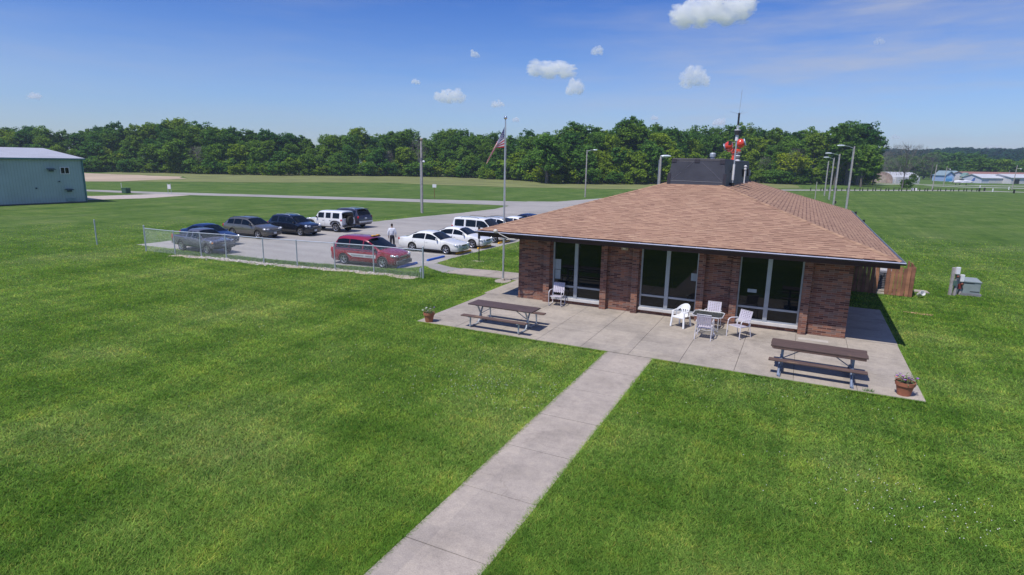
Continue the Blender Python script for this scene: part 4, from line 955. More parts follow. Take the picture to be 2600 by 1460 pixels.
JEP = dict(wb=2.95, foh=.58, W=1.74, r=.41, belt=(1.16, 1.16), rw=.86, zb=.42, st=[(0, .98, .70), (.04, 1.06, .74), (.5, 1.13, .80), (1.15, 1.18, .90), (1.2, 1.2, 1.0), (1.55, 1.74), (1.7, 1.80), (3.0, 1.83), (4.05, 1.82), (4.18, 1.78), (4.26, 1.2), (4.28, .6)],
           side=[(1.55, 2.22), (2.42, 2.98), (3.2, 3.95)], ws=(1.22, 1.56), rs=(4.19, 4.255), seams=[1.35, 2.32, 3.08], hz=.95, hl=(.24, .10, .10), tz=.95, tl=(.06, .07, .12), pz=.7, mirror=M_dark, dark_handle=1, gh=.2)
PIC = dict(wb=3.19, foh=.78, W=1.76, r=.38, belt=(1.04, 1.06), rw=.76, zb=.40, st=[(0, .84, .86), (.03, .96, .92), (.16, 1.0, .98), (1.0, 1.07), (1.18, 1.10), (1.85, 1.58), (2.1, 1.66), (2.7, 1.68), (3.1, 1.64), (3.32, 1.12), (3.5, 1.10), (5.0, 1.10), (5.10, 1.08), (5.12, .7, .97)],
           side=[(1.52, 2.45), (2.6, 3.08)], ws=(1.24, 1.90), rs=(3.12, 3.3), seams=[1.3, 2.52, 3.42], hz=.84, hl=(.10, .20, .10), tz=.92, tl=(.04, .05, .2), hs=1, mirror=M_dark)
CRO = dict(SUV); CRO.update(st=[(0, .66, .78), (.04, .80, .86), (.14, .88, .93), (.5, .98, .99), (1.0, 1.06), (1.15, 1.08), (1.95, 1.55), (2.3, 1.63), (3.0, 1.66), (3.7, 1.62), (4.1, 1.54), (4.5, 1.15), (4.6, 1.05, .95), (4.65, .7, .9)], wb=2.7)
pw = paint('paint_white', (.76, .76, .76)); pw2 = paint('paint_cream', (.72, .72, .69))
# left row, noses towards the driveway unless noted
c_, surf, X0, xr, hw = car('pickup_truck', 'grey extended cab pickup truck parked nearest the fence corner', 'pickup truck', PIC, paint('paint_grey', (.115, .115, .145), .2), -34.5, 25.2, R(-5), s=.87)
q = MB(); q.box((xr+.95, 0, 1.108), (1.55, 1.42, .03)); q.build('bed_cover', mat('bed_black', (.02, .02, .025), .5), c_, bevel=.01)
for bx in (X0+.03, xr-.04): q = MB(); q.box((bx, 0, .56), (.14, 1.68, .17)); q.build('bumper', M_dark, c_, bevel=.03)
for sy in (1, -1): q = MB(); q.ball((X0-.12, sy*.80, .86), (.10, .06, .07), 8); q.build('turn_signal', mat('amber', (.75, .28, .05), .3), c_, smooth=True)
car('parked_car', 'dark blue sedan parked between the grey pickup and the grey green wagon', 'car', dict(SPO, st=[(a_[0], a_[1]*1.04)+tuple(a_[2:]) for a_ in SPO['st']]), paint('paint_navy', (.008, .018, .065), .1), -37.3, 27.8, R(0), s=.9)
c_, surf, X0, xr, hw = car('station_wagon', 'grey green station wagon with roof rails parked between the navy and black cars', 'car', dict(WAG), paint('paint_olive', (.115, .112, .10), .3), -37.7, 31.9, R(2), s=.94)
car('parked_suv', 'glossy black SUV with roof rails parked beside the white off-roader', 'car', dict(SUV, railm=M_alum), paint('paint_black', (.008, .010, .018)), -36.55, 34.9, R(1), s=.9)
c_, surf, X0, xr, hw = car('off_road_vehicle', 'boxy white four door off-roader with a black spare wheel on its tail', 'car', JEP, pw, -35.9, 38.3, R(181), s=.94)
q = MB(); q.lathe([(.20, -.02), (.38, 0), (.40, .05), (.40, .20), (.37, .25), (.001, .26)], n=24, axis='x'); sw = q.build('spare_wheel', M_black, c_, smooth=True); sw.location = (xr-.03, .0, 1.0); sw.rotation_euler = (0, 0, math.pi)
for xa in (JEP['wb']/2, -JEP['wb']/2):
    for sy in (1, -1):
        q = MB(); q.tube([(xa-.55, sy*.88, .62), (xa-.42, sy*.89, .90), (xa-.15, sy*.89, .97), (xa+.22, sy*.89, .97), (xa+.45, sy*.89, .86), (xa+.55, sy*.88, .66)], .07, 6); q.build('fender_flare', M_dark, c_, smooth=True)
for bx in (X0+.08, xr-.06): q = MB(); q.box((bx, 0, .58), (.18, 1.64, .17)); q.build('bumper', M_dark, c_, bevel=.03)
q = MB(); q.box((xr-.01, 0, 1.48), (.03, 1.15, .42)); q.build('tail_glass', M_glass, c_)
c_, surf, X0, xr, hw = car('parked_suv', 'charcoal SUV seen from its tail at the far end of the left row', 'car', dict(RUN, railm=M_alum), paint('paint_charcoal', (.055, .052, .07), .4), -36.9, 41.4, R(178), s=.94)
q = MB(); q.box((xr-.04, 0, .62), (.12, 1.75, .16)); q.build('bumper', M_alum, c_, bevel=.03)
q = MB(); q.box((xr+.30, 0, 1.80), (.35, 1.3, .03)); q.build('spoiler', M_dark, c_)
# red minivan with amber light bar and lettered stripe
pr_ = paint('paint_red', (.25, .012, .030))
vn, surf, X0, xr, hw = car('minivan', 'red airport minivan with a silver lettered stripe behind the chain link fence', 'van', VAN, pr_, -22.36, 27.05, R(3))
M_str = mat('stripe_silver', (.52, .53, .55), .4)
q = MB()
n = 16; vs = []
for i in range(n+1):
    x = .98-(2.15*i/n); vlo, vhi = 2.72, 3.30
    if i > n-3: vlo = 2.72+(vhi-2.72)*(i-(n-3))/3.
    vs += [surf(x, vlo, -1, .008), surf(x, vhi, -1, .008)]
q.add(vs, [(2*i, 2*i+2, 2*i+3, 2*i+1) for i in range(n)]); stp = q.build('side_stripe', M_str, vn)
cu = bpy.data.curves.new('lettering', 'FONT'); cu.body = 'WADSWORTH   AIRPORT'; cu.size = .135; cu.align_x = 'CENTER'; cu.extrude = .002; cu.space_character = 1.05
to = bpy.data.objects.new('lettering', cu); col.objects.link(to); bpy.context.view_layer.update()
tm = bpy.data.meshes.new_from_object(to.evaluated_get(bpy.context.evaluated_depsgraph_get())); bpy.data.objects.remove(to)
p = surf(.0, 2.90, -1, .020)
tx = bpy.data.objects.new('lettering', tm); col.objects.link(tx); tm.materials.append(mat('letter_dark', (.06, .07, .09), .6)); tx.parent = stp; tx.location = (-.02, p.y-.004, p.z-.005); tx.rotation_euler = (R(90), 0, 0)
q = MB(); patch_pts = []
for a in (0,):
    vs = []
    for i in range(13):
        x = 1.15-(3.3*i/12); vs += [surf(x, 3.82, -1, .006), surf(x, 4.12, -1, .006)]
    q.add(vs, [(2*i, 2*i+2, 2*i+3, 2*i+1) for i in range(12)])
q.build('beltline_band', mat('band_navy', (.012, .014, .05), .35), vn)
q = MB(); q.box((.35, -.05, 1.775), (.24, .75, .04)); q.build('light_bar_base', M_dark, vn)
q = MB(); q.box((.35, -.30, 1.83), (.18, .22, .08)); q.box((.35, .20, 1.83), (.18, .22, .08)); q.box((.35, -.05, 1.82), (.12, .25, .05)); q.build('light_bar', mat('amber_lens', (.55, .27, .03), .25), vn, bevel=.03)
for bx, bz, bw in ((X0+.01, .34, 1.6), (xr, .42, 1.75)): q = MB(); q.box((bx, 0, bz), (.15, bw, .24)); q.build('bumper', mat('bumper_grey', (.10, .09, .10), .6), vn, bevel=.04)
# right row
car('parked_sedan', 'white sedan parked nearest the blue wheel stops', 'car', SED, pw2, -21.97, 33.15, R(1))
car('parked_sedan', 'white sporty sedan with dark grille parked next to the boxy white SUV', 'car', SPO, pw, -21.9, 36.45, R(1))
car('parked_suv', 'tall boxy white SUV with dark windows parked behind the two white sedans', 'car', dict(BOX), pw, -22.0, 39.85, R(1))
car('parked_suv', 'silver white crossover with dark roof parked just past the boxy white SUV', 'car', dict(CRO), paint('paint_silver', (.60, .62, .66), .3), -22.0, 43.2, R(0))
car('parked_sedan', 'white sedan half hidden behind the roof corner past the crossover', 'car', dict(SPO), pw, -22.0, 46.4, R(0))
car('parked_sedan', 'navy sedan farthest along the right row behind the roof edge', 'car', dict(SED), MATS['paint_navy'], -22.0, 49.4, R(0))
# wheel stops
def stop(x, y, m_, label, rz=R(89)):
    t = MB(); t.box((0, 0, .06), (1.85, .16, .12), taper=.97, taper_y=.6); o = t.build('wheel_stop', m_, loc=(x, y, .008), rot=(0, 0, rz), bevel=.012)
    tag(o, label, 'wheel stop', 'concrete wheel stops along the right row')
mb_ = mat('stop_blue', (.02, .11, .48), .6, 0, .2, 6); my_ = mat('stop_yellow', (.66, .36, .02), .6, 0, .25, 6)
stop(-20.1, 27.55, mb_, 'blue wheel stop in front of the red minivan'); stop(-20.06, 30.45, mb_, 'blue wheel stop in the empty bay')
for y, l in ((33.6, 'yellow wheel stop at the nose of the nearest white sedan'), (36.5, 'yellow wheel stop under the sporty white sedan'), (39.6, 'yellow wheel stop beside the boxy white SUV'), (42.6, 'yellow wheel stop at the crossover next to the brick corner'), (46.2, 'yellow wheel stop of the half hidden white sedan')): stop(-19.95, y, my_, l)
b = MB()
for y in (29.0, 32.0, 35.0, 38.1, 41.3, 44.8): b.quad((-24.9, y-.05, .013), (-19.8, y-.05, .013), (-19.8, y+.05, .013), (-24.9, y+.05, .013))
tag(b.build('road_marking', M_mark), kind='structure')

# ------------------------------------------------------------------ person
def skinned(name, verts, edges, radii, root, m_, parent, sub=1):
    me = bpy.data.meshes.new(name); me.from_pydata(verts, edges, []); o = bpy.data.objects.new(name, me); col.objects.link(o)
    o.modifiers.new('s', 'SKIN'); 
    sv = me.skin_vertices[0].data if me.skin_vertices else None
    if sv is None:
        b_ = bmesh.new(); b_.from_mesh(me); b_.verts.layers.skin.verify(); b_.to_mesh(me); b_.free(); sv = me.skin_vertices[0].data
    for i, r_ in enumerate(radii): sv[i].radius = r_ if isinstance(r_, tuple) else (r_, r_); sv[i].use_root = (i == root)
    if sub: ss = o.modifiers.new('d', 'SUBSURF'); ss.levels = sub; ss.render_levels = sub
    bpy.context.view_layer.update(); nm = bpy.data.meshes.new_from_object(o.evaluated_get(bpy.context.evaluated_depsgraph_get()))
    bpy.data.objects.remove(o); nm.polygons.foreach_set('use_smooth', [True]*len(nm.polygons)); nm.materials.clear(); nm.materials.append(m_)
    r = bpy.data.objects.new(name, nm); col.objects.link(r); r.parent = parent; return r
pe = thing('person', 'person in a white dress shirt and black trousers standing behind the minivan', 'person', (-25.15, 32.75, .01), R(25))
# faces +y (away from the camera); x is to his right
V = [(0, 0, .98), (0, .0, 1.18), (0, -.01, 1.38), (0, .0, 1.50), (0, .01, 1.58), (0, .02, 1.68), (0, .02, 1.76),
     (.10, 0, .86), (.11, .03, .52), (.12, -.02, .09), (.12, .12, .04), (-.10, 0, .86), (-.11, .0, .52), (-.11, -.05, .09), (-.11, .09, .04),
     (.19, 0, 1.44), (.27, -.02, 1.18), (.25, .12, .98), (.24, .17, .92), (-.19, 0, 1.44), (-.28, -.03, 1.17), (-.27, .02, .92), (-.27, .04, .85)]
E_ = [(0, 1), (1, 2), (2, 3), (3, 4), (4, 5), (5, 6), (0, 7), (7, 8), (8, 9), (9, 10), (0, 11), (11, 12), (12, 13), (13, 14), (2, 15), (15, 16), (16, 17), (17, 18), (2, 19), (19, 20), (20, 21), (21, 22)]
Rr = [(.15, .11), (.145, .10), (.17, .11), (.06, .06), (.06, .065), (.078, .092), (.065, .075), .085, .058, .042, .04, .085, .058, .042, .04, .055, .042, .032, .03, .055, .042, .032, .03]
for hb, sx in ((18, 1), (22, -1)):
    hx_, hy, hz_ = V[hb]
    k0 = len(V); V.append((hx_, hy+.02, hz_-.06)); E_.append((hb, k0)); Rr.append((.036, .02))
    for i, (fx, L) in enumerate(((-.024, .065), (-.008, .075), (.008, .07), (.024, .055))):
        V.append((hx_+fx, hy+.03, hz_-.09)); Rr.append(.009); V.append((hx_+fx, hy+.045, hz_-.09-L*.8)); Rr.append(.007); E_ += [(k0, len(V)-2), (len(V)-2, len(V)-1)]
    V.append((hx_-sx*.03, hy+.055, hz_-.05)); Rr.append(.01); E_.append((hb, len(V)-1))
skin = mat('skin', (.30, .16, .10), .6)
m_sh = mat('shirt_white', (.66, .67, .74), .8, 0, .08, 12, .4, 12); m_tr = mat('trousers_black', (.014, .013, .022), .8)
bo = skinned('body', V, E_, Rr, 0, skin, pe); bo.data.materials.append(m_sh); bo.data.materials.append(m_tr)
for p in bo.data.polygons:
    c = p.center
    if .97 < c.z < 1.51 and not (abs(c.x) > .2 and c.z < 1.0): p.material_index = 1
    elif c.z <= .97 and abs(c.x) < .2: p.material_index = 2
def grow(idx, k, m_, name, sub=1, over={}):
    mp_ = {v: i for i, v in enumerate(idx)}
    vv = [over.get(i, V[i]) for i in idx]; ee = [(mp_[a], mp_[c]) for a, c in E_ if a in mp_ and c in mp_]
    rr = [tuple(x+k for x in (Rr[i] if isinstance(Rr[i], tuple) else (Rr[i], Rr[i]))) for i in idx]
    return skinned(name, vv, ee, rr, 0, m_, pe, sub)
grow([0, 1, 2, 3, 15, 16, 17, 19, 20, 21], .034, mat('shirt_white', (.66, .67, .74), .8, 0, .08, 12, .4, 12), 'shirt', over={0: (0, 0, .93)})
skinned('trousers', [(0, 0, 1.07), (0, 0, .93), (.085, .0, .80), (.11, .03, .52), (.12, -.02, .09), (-.085, 0, .80), (-.11, .0, .52), (-.11, -.05, .09)], [(0, 1), (1, 2), (2, 3), (3, 4), (1, 5), (5, 6), (6, 7)], [(.16, .125), (.165, .135), .108, .085, .065, .108, .085, .065], 0, mat('trousers_black', (.014, .013, .022), .8), pe)
pe.scale = (.93, .93, .93)
q = MB(); q.ball((0, .0, 1.735), (.088, .098, .105), 14); q.build('hair', mat('hair_dark', (.015, .012, .011), .8), pe, smooth=True)
q = MB()
for x, y in ((.12, .08), (-.11, .05)): q.box((x, y, .04), (.10, .29, .08), taper=.75)
q.build('shoes', M_black, pe, bevel=.02)

# ------------------------------------------------------------------ poles, lamps, signs
def wood_pole(name, label, cat, loc, h, r=.13, lean=(0, 0), extra=None, group=None):
    t = thing(name, label, cat, loc, 0, group); q = MB(); q.tube([(0, 0, -.1), (lean[0]*h/2, lean[1]*h/2, h/2), (lean[0]*h, lean[1]*h, h)], [r, r*.9, r*.75], 10); q.build('pole', M_woodpole, t, smooth=True); return t
t = wood_pole('light_pole', 'brown topped grey utility pole with a round security lamp beside the driveway', 'light pole', GD(1062, 536), 8.1, .15)
q = MB(); q.tube([(0, 0, 5.9), (.25, 0, 5.95)], .02, 6); q.ball((.32, 0, 5.85), (.14, .14, .12), 12); q.build('security_lamp', M_white, t, smooth=True)
q = MB(); q.box((-.02, -.02, 6.1), (.3, .2, .35)); q.build('box', mat('box_dark', (.10, .10, .13), .5), t); q = MB(); q.lathe([(.05, 8.1), (.16, 8.3), (.16, 8.36), (.02, 8.45)], n=10); q.build('pole_cap', mat('cap_tan', (.38, .30, .22), .8), t)
q = MB(); q.tube([(-.1, -.12, .1), (-.1, -.12, 5.9)], .03, 6); q.build('conduit', M_galv, t)
def cobra(label, px_, py_, h, arm, group='street lamps'):
    p = GD(px_, py_); t = wood_pole('street_lamp', label, 'street lamp', p, h, .12, group=group)
    d = rgt0*arm
    q = MB(); q.tube([(0, 0, h-.25), (d.x*.4, d.y*.4, h-.02), (d.x*.75, d.y*.75, h+.03)], .03, 6); q.build('arm', M_galv, t, smooth=True)
    q = MB(); n_ = d.normalized(); q.add([], []); q.ball((0, 0, 0), (.42, .17, .11), 12); l = q.build('lamp_head', mat('lamp_alu', (.62, .68, .72), .3, .2), t, smooth=True); l.location = (d.x*.9, d.y*.9, h+.02); l.rotation_euler = (0, 0, math.atan2(d.y, d.x))
    q = MB(); q.ball((0, 0, -.06), (.25, .12, .09), 10); l2 = q.build('lens', mat('lamp_lens', (.5, .5, .45), .2), t, smooth=True); l2.location = l.location; l2.rotation_euler = l.rotation_euler
    return t
cobra('street lamp standing where the driveway meets the road in front of the woods', 1472, 496, 8.3, 1.6)
def lamp_px(label, base_d, toppx, arm):
    p = at_dist(toppx[0]/.9908-4, base_d); h = height_at(toppx[0]/.9908, toppx[1]/.9908, base_d); t = wood_pole('street_lamp', label, 'street lamp', p, h, .14 if base_d < 90 else .12, group='street lamps')
    d = rgt0*arm
    if arm:
        q = MB(); q.tube([(0, 0, h-.30), (d.x*.4, d.y*.4, h-.02), (d.x*.75, d.y*.75, h+.05)], .035, 6); q.build('arm', M_galv, t, smooth=True)
        q = MB(); q.ball((0, 0, 0), (.55, .2, .13), 12); l = q.build('lamp_head', MATS['lamp_alu'], t, smooth=True); l.location = (d.x*.95, d.y*.95, h+.05); l.rotation_euler = (0, 0, math.atan2(d.y, d.x))
        q = MB(); q.ball((0, 0, -.07), (.28, .13, .1), 10); l2 = q.build('lens', MATS['lamp_lens'], t, smooth=True); l2.location = l.location; l2.rotation_euler = l.rotation_euler
    q = MB(); q.tube([(-.13, -.10, .1), (-.13, -.10, h-.3)], .03, 6); q.build('conduit', M_galv, t); return t
lamp_px('nearest and tallest street lamp rising behind the right end of the roof', 92, (2147, 368), -1.9)
lamp_px('second street lamp of the row behind the right roof slope', 108, (2113, 387), -1.9)
lamp_px('third street lamp of the row behind the right roof slope', 129, (2100, 397), -1.6)
lamp_px('farthest pole of the lamp row behind the right roof slope with no visible lamp', 146, (2087, 405), 0)
t = lamp_px('street lamp directly left of the black rooftop housing', 62, (1665, 394), .5)
wood_pole('timber_post', 'thin short timber post between the roof and the lamp row', 'post', at_dist(2079, 115), 3.6, .07)
def sign(name, label, p, h, w, hh, faces, postm, two=False, rz=YAW):
    t = thing(name, label, 'sign', p, rz); q = MB()
    if two:
        for x in (-w/2, w/2): q.tube([(x, .03, 0), (x, .03, h+.2)], .03, 6)
    else: q.tube([(0, .03, 0), (0, .03, h)], .04, 6)
    q.build('post', postm, t); q = MB(); q.box((0, 0, h-hh/2), (w, .02, hh)); q.build('panel', faces, t); return t
M_rust = mat('rust_post', (.20, .07, .04), .8)
sign('road_sign', 'small pale sign on a rusty post at the far side of the side road', GD(1093, 499), 2.25, .62, .52, M_white, M_rust)
sign('small_sign', 'white notice between two thin posts beside the side road', GD(427, 488), 1.5, .5, .7, M_white, M_galv, True)
t = thing('parking_sign', 'narrow dark parking sign post in the grass by the eave corner', 'sign', (-17.45, 31.24, 0), R(25))
q = MB(); q.tube([(0, 0, 0), (0, 0, 2.1)], .03, 8); q.build('post', M_dark, t); q = MB(); q.box((0, 0, 1.82), (.17, .03, .75), bevel=None) if 0 else q.box((0, 0, 1.78), (.15, .05, .80)); q.build('panel', mat('sign_back', (.035, .035, .05), .5), t)
t = thing('utility_cabinet', 'green utility box beside the side road near the metal building', 'utility box', GD(318, 486)); q = MB(); q.box((0, 0, .4), (1.1, .8, .75)); q.build('box', mat('box_green', (.045, .10, .07), .6), t, bevel=.03); q = MB(); q.box((0, 0, .8), (1.16, .86, .06)); q.build('lid', MATS['box_green'], t); q = MB(); q.tube([(-1.1, 0, 0), (-1.1, 0, 1.6)], .04, 6); q.build('marker', M_white, t)

# ------------------------------------------------------------------ right yard: timber fence, meters, cabinet
M_fence = mat('cedar_board', (.31, .145, .080), .85, 0, .35, 2.5, .3, 14); M_fence2 = mat('cedar_dark', (.235, .105, .065), .85, 0, .35, 2.5, .3, 14)
def boards(name, label, p0, p1, h, ragged, n):
    p0 = Vector(p0); p1 = Vector(p1); t = thing(name, label, 'fence', p0, math.atan2(p1.y-p0.y, p1.x-p0.x)); L = (p1-p0).length; w = L/n
    for i in range(n):
        q = MB(); hh = h+random.uniform(-ragged, ragged); q.box((w*(i+.5), random.uniform(-.01, .01), hh/2+.03), (w-.016, .022, hh), (random.uniform(-.03, .03), random.uniform(-.022, .022), 0)); q.build('board', M_fence if i % 2 else M_fence2, t)
    q = MB(); 
    for z in (.3, h-.25): q.box((L/2, .05, z), (L, .04, .08))
    q.build('rail', M_fence2, t)
    for x in (0.04, L-.04): q = MB(); q.box((x, .10, (h+.08)/2), (.09, .09, h+.08)); q.build('post', M_fence2, t)
boards('timber_fence', 'sunlit cedar board fence panel with ragged tops beyond the right eave', (4.02, 33.1, 0), (5.15, 33.0, 0), 1.38, .06, 7)
boards('timber_fence', 'shaded cedar board fence run between the brick wall and the open gate', (1.95, 33.1, 0), (3.72, 33.1, 0), 1.75, .02, 10)
boards('timber_gate', 'end board panel of the enclosure going back from the sunlit fence', (5.15, 33.1, 0), (5.25, 35.2, 0), 1.38, .03, 10)
t = thing('air_conditioner', 'grey cooling unit standing inside the timber enclosure', 'air conditioner', (3.98, 34.1, 0), 0)
q = MB(); q.box((0, 0, .62), (.8, .7, .95)); q.build('casing', mat('ac_grey', (.27, .27, .31), .5), t, bevel=.02)
q = MB()
for i in range(9): q.box((0, -.36, .25+i*.09), (.7, .02, .02))
q.tube([(-.2, -.4, .4), (.02, -.4, 1.0), (.12, -.4, .3)], .02, 5); q.build('louvre', M_dark, t); q = MB(); q.lathe([(.28, 1.1), (.28, 1.2), (.1, 1.24)], n=16); q.build('fan_cowl', M_white, t)
q = MB(); q.box((0, -.42, .06), (.9, .35, .08)); q.box((0, -.30, .16), (.9, .2, .06)); tag(q.build('stone_step', mat('step_stone', (.36, .32, .27), .9, 0, .3, 6), loc=(4.0, 33.7, 0)), 'stacked pale stone slabs at the foot of the cooling unit', 'step')
for x, y, h, l in ((7.08, 34.7, 1.38, 'taller weathered timber meter post left of the green grey cabinet'), (7.34, 34.95, 1.0, 'short weathered timber post carrying a white box beside the cabinet')):
    t = thing('meter_post', l, 'meter post', (x, y, 0), R(20)); q = MB(); q.box((-.14, .05, h/2), (.12, .12, h)); q.box((.06, .05, h/2-.02), (.10, .12, h-.04)); q.build('post', M_woodpole, t, bevel=.01)
    q = MB(); q.box((0, -.05, h-.14), (.17, .12, .34)); q.build('meter_box', M_white, t, bevel=.01); q = MB(); q.ball((0, -.12, h-.42), (.06, .06, .06), 8); q.build('meter', mat('meter_rust', (.20, .06, .03), .6), t)
    q = MB(); q.box((-.03, -.03, h*.45), (.16, .06, .25)); q.build('junction_box', mat('jb_green', (.08, .14, .12), .6) if h > 1.2 else mat('jb_red', (.22, .035, .03), .6), t)
t = thing('electrical_cabinet', 'grey green metal electrical cabinet on the lawn beyond the fence', 'utility box', (7.78, 35.35, 0), R(6))
gm = mat('cabinet_green', (.25, .29, .29), .5, .1, .12)
q = MB(); q.box((0, 0, .40), (.72, .7, .56)); q.build('casing', gm, t, bevel=.015); q = MB(); q.add([(-.38, -.38, .68), (.38, -.38, .66), (.38, .38, .76), (-.38, .38, .78), (-.38, -.38, .72), (.38, -.38, .70), (.38, .38, .80), (-.38, .38, .82)], [(3, 2, 1, 0), (4, 5, 6, 7), (0, 1, 5, 4), (1, 2, 6, 5), (2, 3, 7, 6), (3, 0, 4, 7)]); q.build('lid', gm, t)
q = MB(); q.box((0, 0, .06), (.85, .82, .12)); q.build('base', mat('base_conc', (.20, .20, .21), .9), t); q = MB(); q.box((.14, -.357, .22), (.38, .01, .03)); q.box((-.12, -.357, .62), (.42, .01, .03)); q.build('slot', M_dark, t)
q = MB(); q.lathe([(.09, 0), (.13, .30), (.12, .30), (.08, .02)], n=14, cap=False); o = q.build('bucket', M_white, loc=(5.45, 33.3, .0), smooth=True); tag(o, 'white plastic bucket lying beside the end of the timber fence', 'bucket'); o.rotation_euler = (R(60), 0, .5); o.location.z = .12
b = MB(); b.prism([(-.3, -.25), (.35, -.3), (.3, .25), (-.2, .3)], 0, .05); tag(b.build('concrete_pad', M_concrete2, loc=(5.75, 34.9, 0)), 'small flat grey concrete pad behind the timber fence', 'pad')

# ------------------------------------------------------------------ left metal building
p0 = G(-260, 527); p1 = Vector((-82.2, 44.4, 0)); pA = Vector((-83.0, 35.5, 0)); dirw = (p1-pA).normalized(); p0 = p1-dirw*42
n_ = Vector((-dirw.y, dirw.x, 0)); EH = 5.35
mbd = thing('metal_building', 'large pale green corrugated metal building with a white low pitched roof', 'building', p0, math.atan2(dirw.y, dirw.x))
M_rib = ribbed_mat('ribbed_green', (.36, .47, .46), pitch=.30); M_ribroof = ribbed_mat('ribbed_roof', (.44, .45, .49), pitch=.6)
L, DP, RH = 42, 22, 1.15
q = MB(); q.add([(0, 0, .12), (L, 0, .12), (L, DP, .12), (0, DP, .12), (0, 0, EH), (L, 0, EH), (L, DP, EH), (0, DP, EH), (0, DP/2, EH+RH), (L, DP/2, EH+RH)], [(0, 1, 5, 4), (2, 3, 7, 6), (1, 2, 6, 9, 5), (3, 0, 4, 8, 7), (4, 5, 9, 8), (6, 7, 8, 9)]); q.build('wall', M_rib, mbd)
q = MB(); q.box((L/2, DP/2, .06), (L+.06, DP+.06, .12)); q.build('plinth', mat('plinth_dark', (.09, .10, .11), .9), mbd)
q = MB(); e = .12
for sg in (0, 1):
    y0, y1 = (-.25, DP/2) if sg == 0 else (DP+.25, DP/2)
    q.add([(-.3, y0, EH+.06), (L+.3, y0, EH+.06), (L+.3, y1, EH+RH+.12), (-.3, y1, EH+RH+.12), (-.3, y0, EH+.12), (L+.3, y0, EH+.12), (L+.3, y1, EH+RH+.2), (-.3, y1, EH+RH+.2)], [(0, 1, 2, 3), (4, 5, 6, 7), (0, 1, 5, 4), (1, 2, 6, 5), (3, 0, 4, 7)])
rf = q.build('roof', M_ribroof, mbd, fix=True)
q = MB()
for i in range(16): q.box((L-7.5-i*2.0, DP/2-.15, EH+RH+.26), (1.2, .4, .12))
q.build('ridge_vent', mat('ridge_dark', (.10, .10, .16), .6), rf)
q = MB(); q.box((L/2, -.30, EH+.02), (L+.6, .12, .16)); q.tube([(L+.02, -.08, EH), (L+.02, -.08, .15)], .06, 6); q.build('gutter', mat('trim_green', (.10, .22, .21), .5), mbd)
wx = L-2.0
q = MB(); q.box((wx, -.03, 3.97), (1.0, .06, .86)); wf = q.build('window', M_white, mbd)
for sx in (-.23, .23): q = MB(); q.box((wx+sx, -.065, 3.97), (.38, .02, .70)); q.build('pane', M_glass, wf)
for x, z in ((L-3.5, 4.05), (L-1.85, 1.55)):
    q = MB(); q.box((x, -.28, z+.12), (.80, .55, .05), (R(12), 0, 0)); q.box((x+.05, -.12, z-.05), (.45, .24, .26)); q.build('wall_vent', mat('vent_dk', (.05, .09, .11), .6), mbd)
for x, z in ((L-2.75, 2.65), (L-5.2, 1.9)): q = MB(); q.ball((x, -.10, z), (.10, .12, .10), 8); q.build('wall_fixture', mat('vent_dk', (.05, .09, .11), .6), mbd)
q = MB(); q.box((L-1.7, -.06, .42), (1.0, .1, .36)); q.build('wall_panel', mat('panel_green', (.22, .33, .33), .6), mbd)
q = MB(); q.box((L-.03, -.03, EH/2), (.14, .06, EH-.3)); q.build('corner_trim', MATS['trim_green'], mbd)

# ------------------------------------------------------------------ trees
M_bark = mat('bark', (.13, .11, .095), .9, 0, .3, 3, .5, 8)
LEAF = [leaf_mat('leaf_deep', (.042, .102, .020), (.086, .188, .036), (.158, .290, .054)),
        leaf_mat('leaf_mid', (.064, .140, .024), (.128, .245, .040), (.212, .345, .058)),
        leaf_mat('leaf_bright', (.100, .180, .022), (.178, .285, .036), (.265, .380, .052))]
def crown_mesh(name, h, rw, z0, nclump, nleaf, size, lm, lob=5, seed=0, gaps=.0):
    rg = np.random.default_rng(seed); C = []
    lobes = [(rg.uniform(-.45, .45)*rw, rg.uniform(-.45, .45)*rw, z0+(h-z0)*rg.uniform(.35, .85), rg.uniform(.45, .75)*rw) for _ in range(lob)]+[(0, 0, (z0+h)/2, rw*.8), (0, 0, h-rw*.45, rw*.45)]
    while len(C) < nclump:
        l = lobes[rg.integers(len(lobes))]; d = rg.normal(size=3); d /= np.linalg.norm(d); k = rg.uniform(.55, 1.0)**.6
        p = np.array([l[0]+d[0]*l[3]*k, l[1]+d[1]*l[3]*k, l[2]+d[2]*l[3]*k*1.05])
        if p[2] > h or p[2] < z0*.85: continue
        C.append(p)
    V = []; 
    for c in C:
        rc = rg.uniform(.45, 1.15)*size*2.6; n = nleaf
        d = rg.normal(size=(n, 3)); d /= np.linalg.norm(d, axis=1)[:, None]; P = c+d*(rg.random((n, 1))**.5)*rc*np.array([1, 1, .65])
        up = d*.6+rg.normal(size=(n, 3))*.45+np.array([0, 0, .55]); up /= np.linalg.norm(up, axis=1)[:, None]
        t = np.cross(up, rg.normal(size=(n, 3))); t /= np.linalg.norm(t, axis=1)[:, None]; s_ = np.cross(up, t); sz = size*rg.uniform(.35, .85, (n, 1))
        V.append(np.stack([P-t*sz, P-s_*sz*.6, P+t*sz, P+s_*sz*.6], 1))
    V = np.concatenate(V).astype(np.float32); n = len(V)
    me = bpy.data.meshes.new(name); me.vertices.add(4*n); me.vertices.foreach_set('co', V.reshape(-1)); me.loops.add(4*n); me.loops.foreach_set('vertex_index', np.arange(4*n, dtype=np.int32))
    me.polygons.add(n); me.polygons.foreach_set('loop_start', np.arange(0, 4*n, 4, dtype=np.int32)); me.polygons.foreach_set('loop_total', np.full(n, 4, np.int32)); me.update(calc_edges=True); me.materials.append(lm); return me
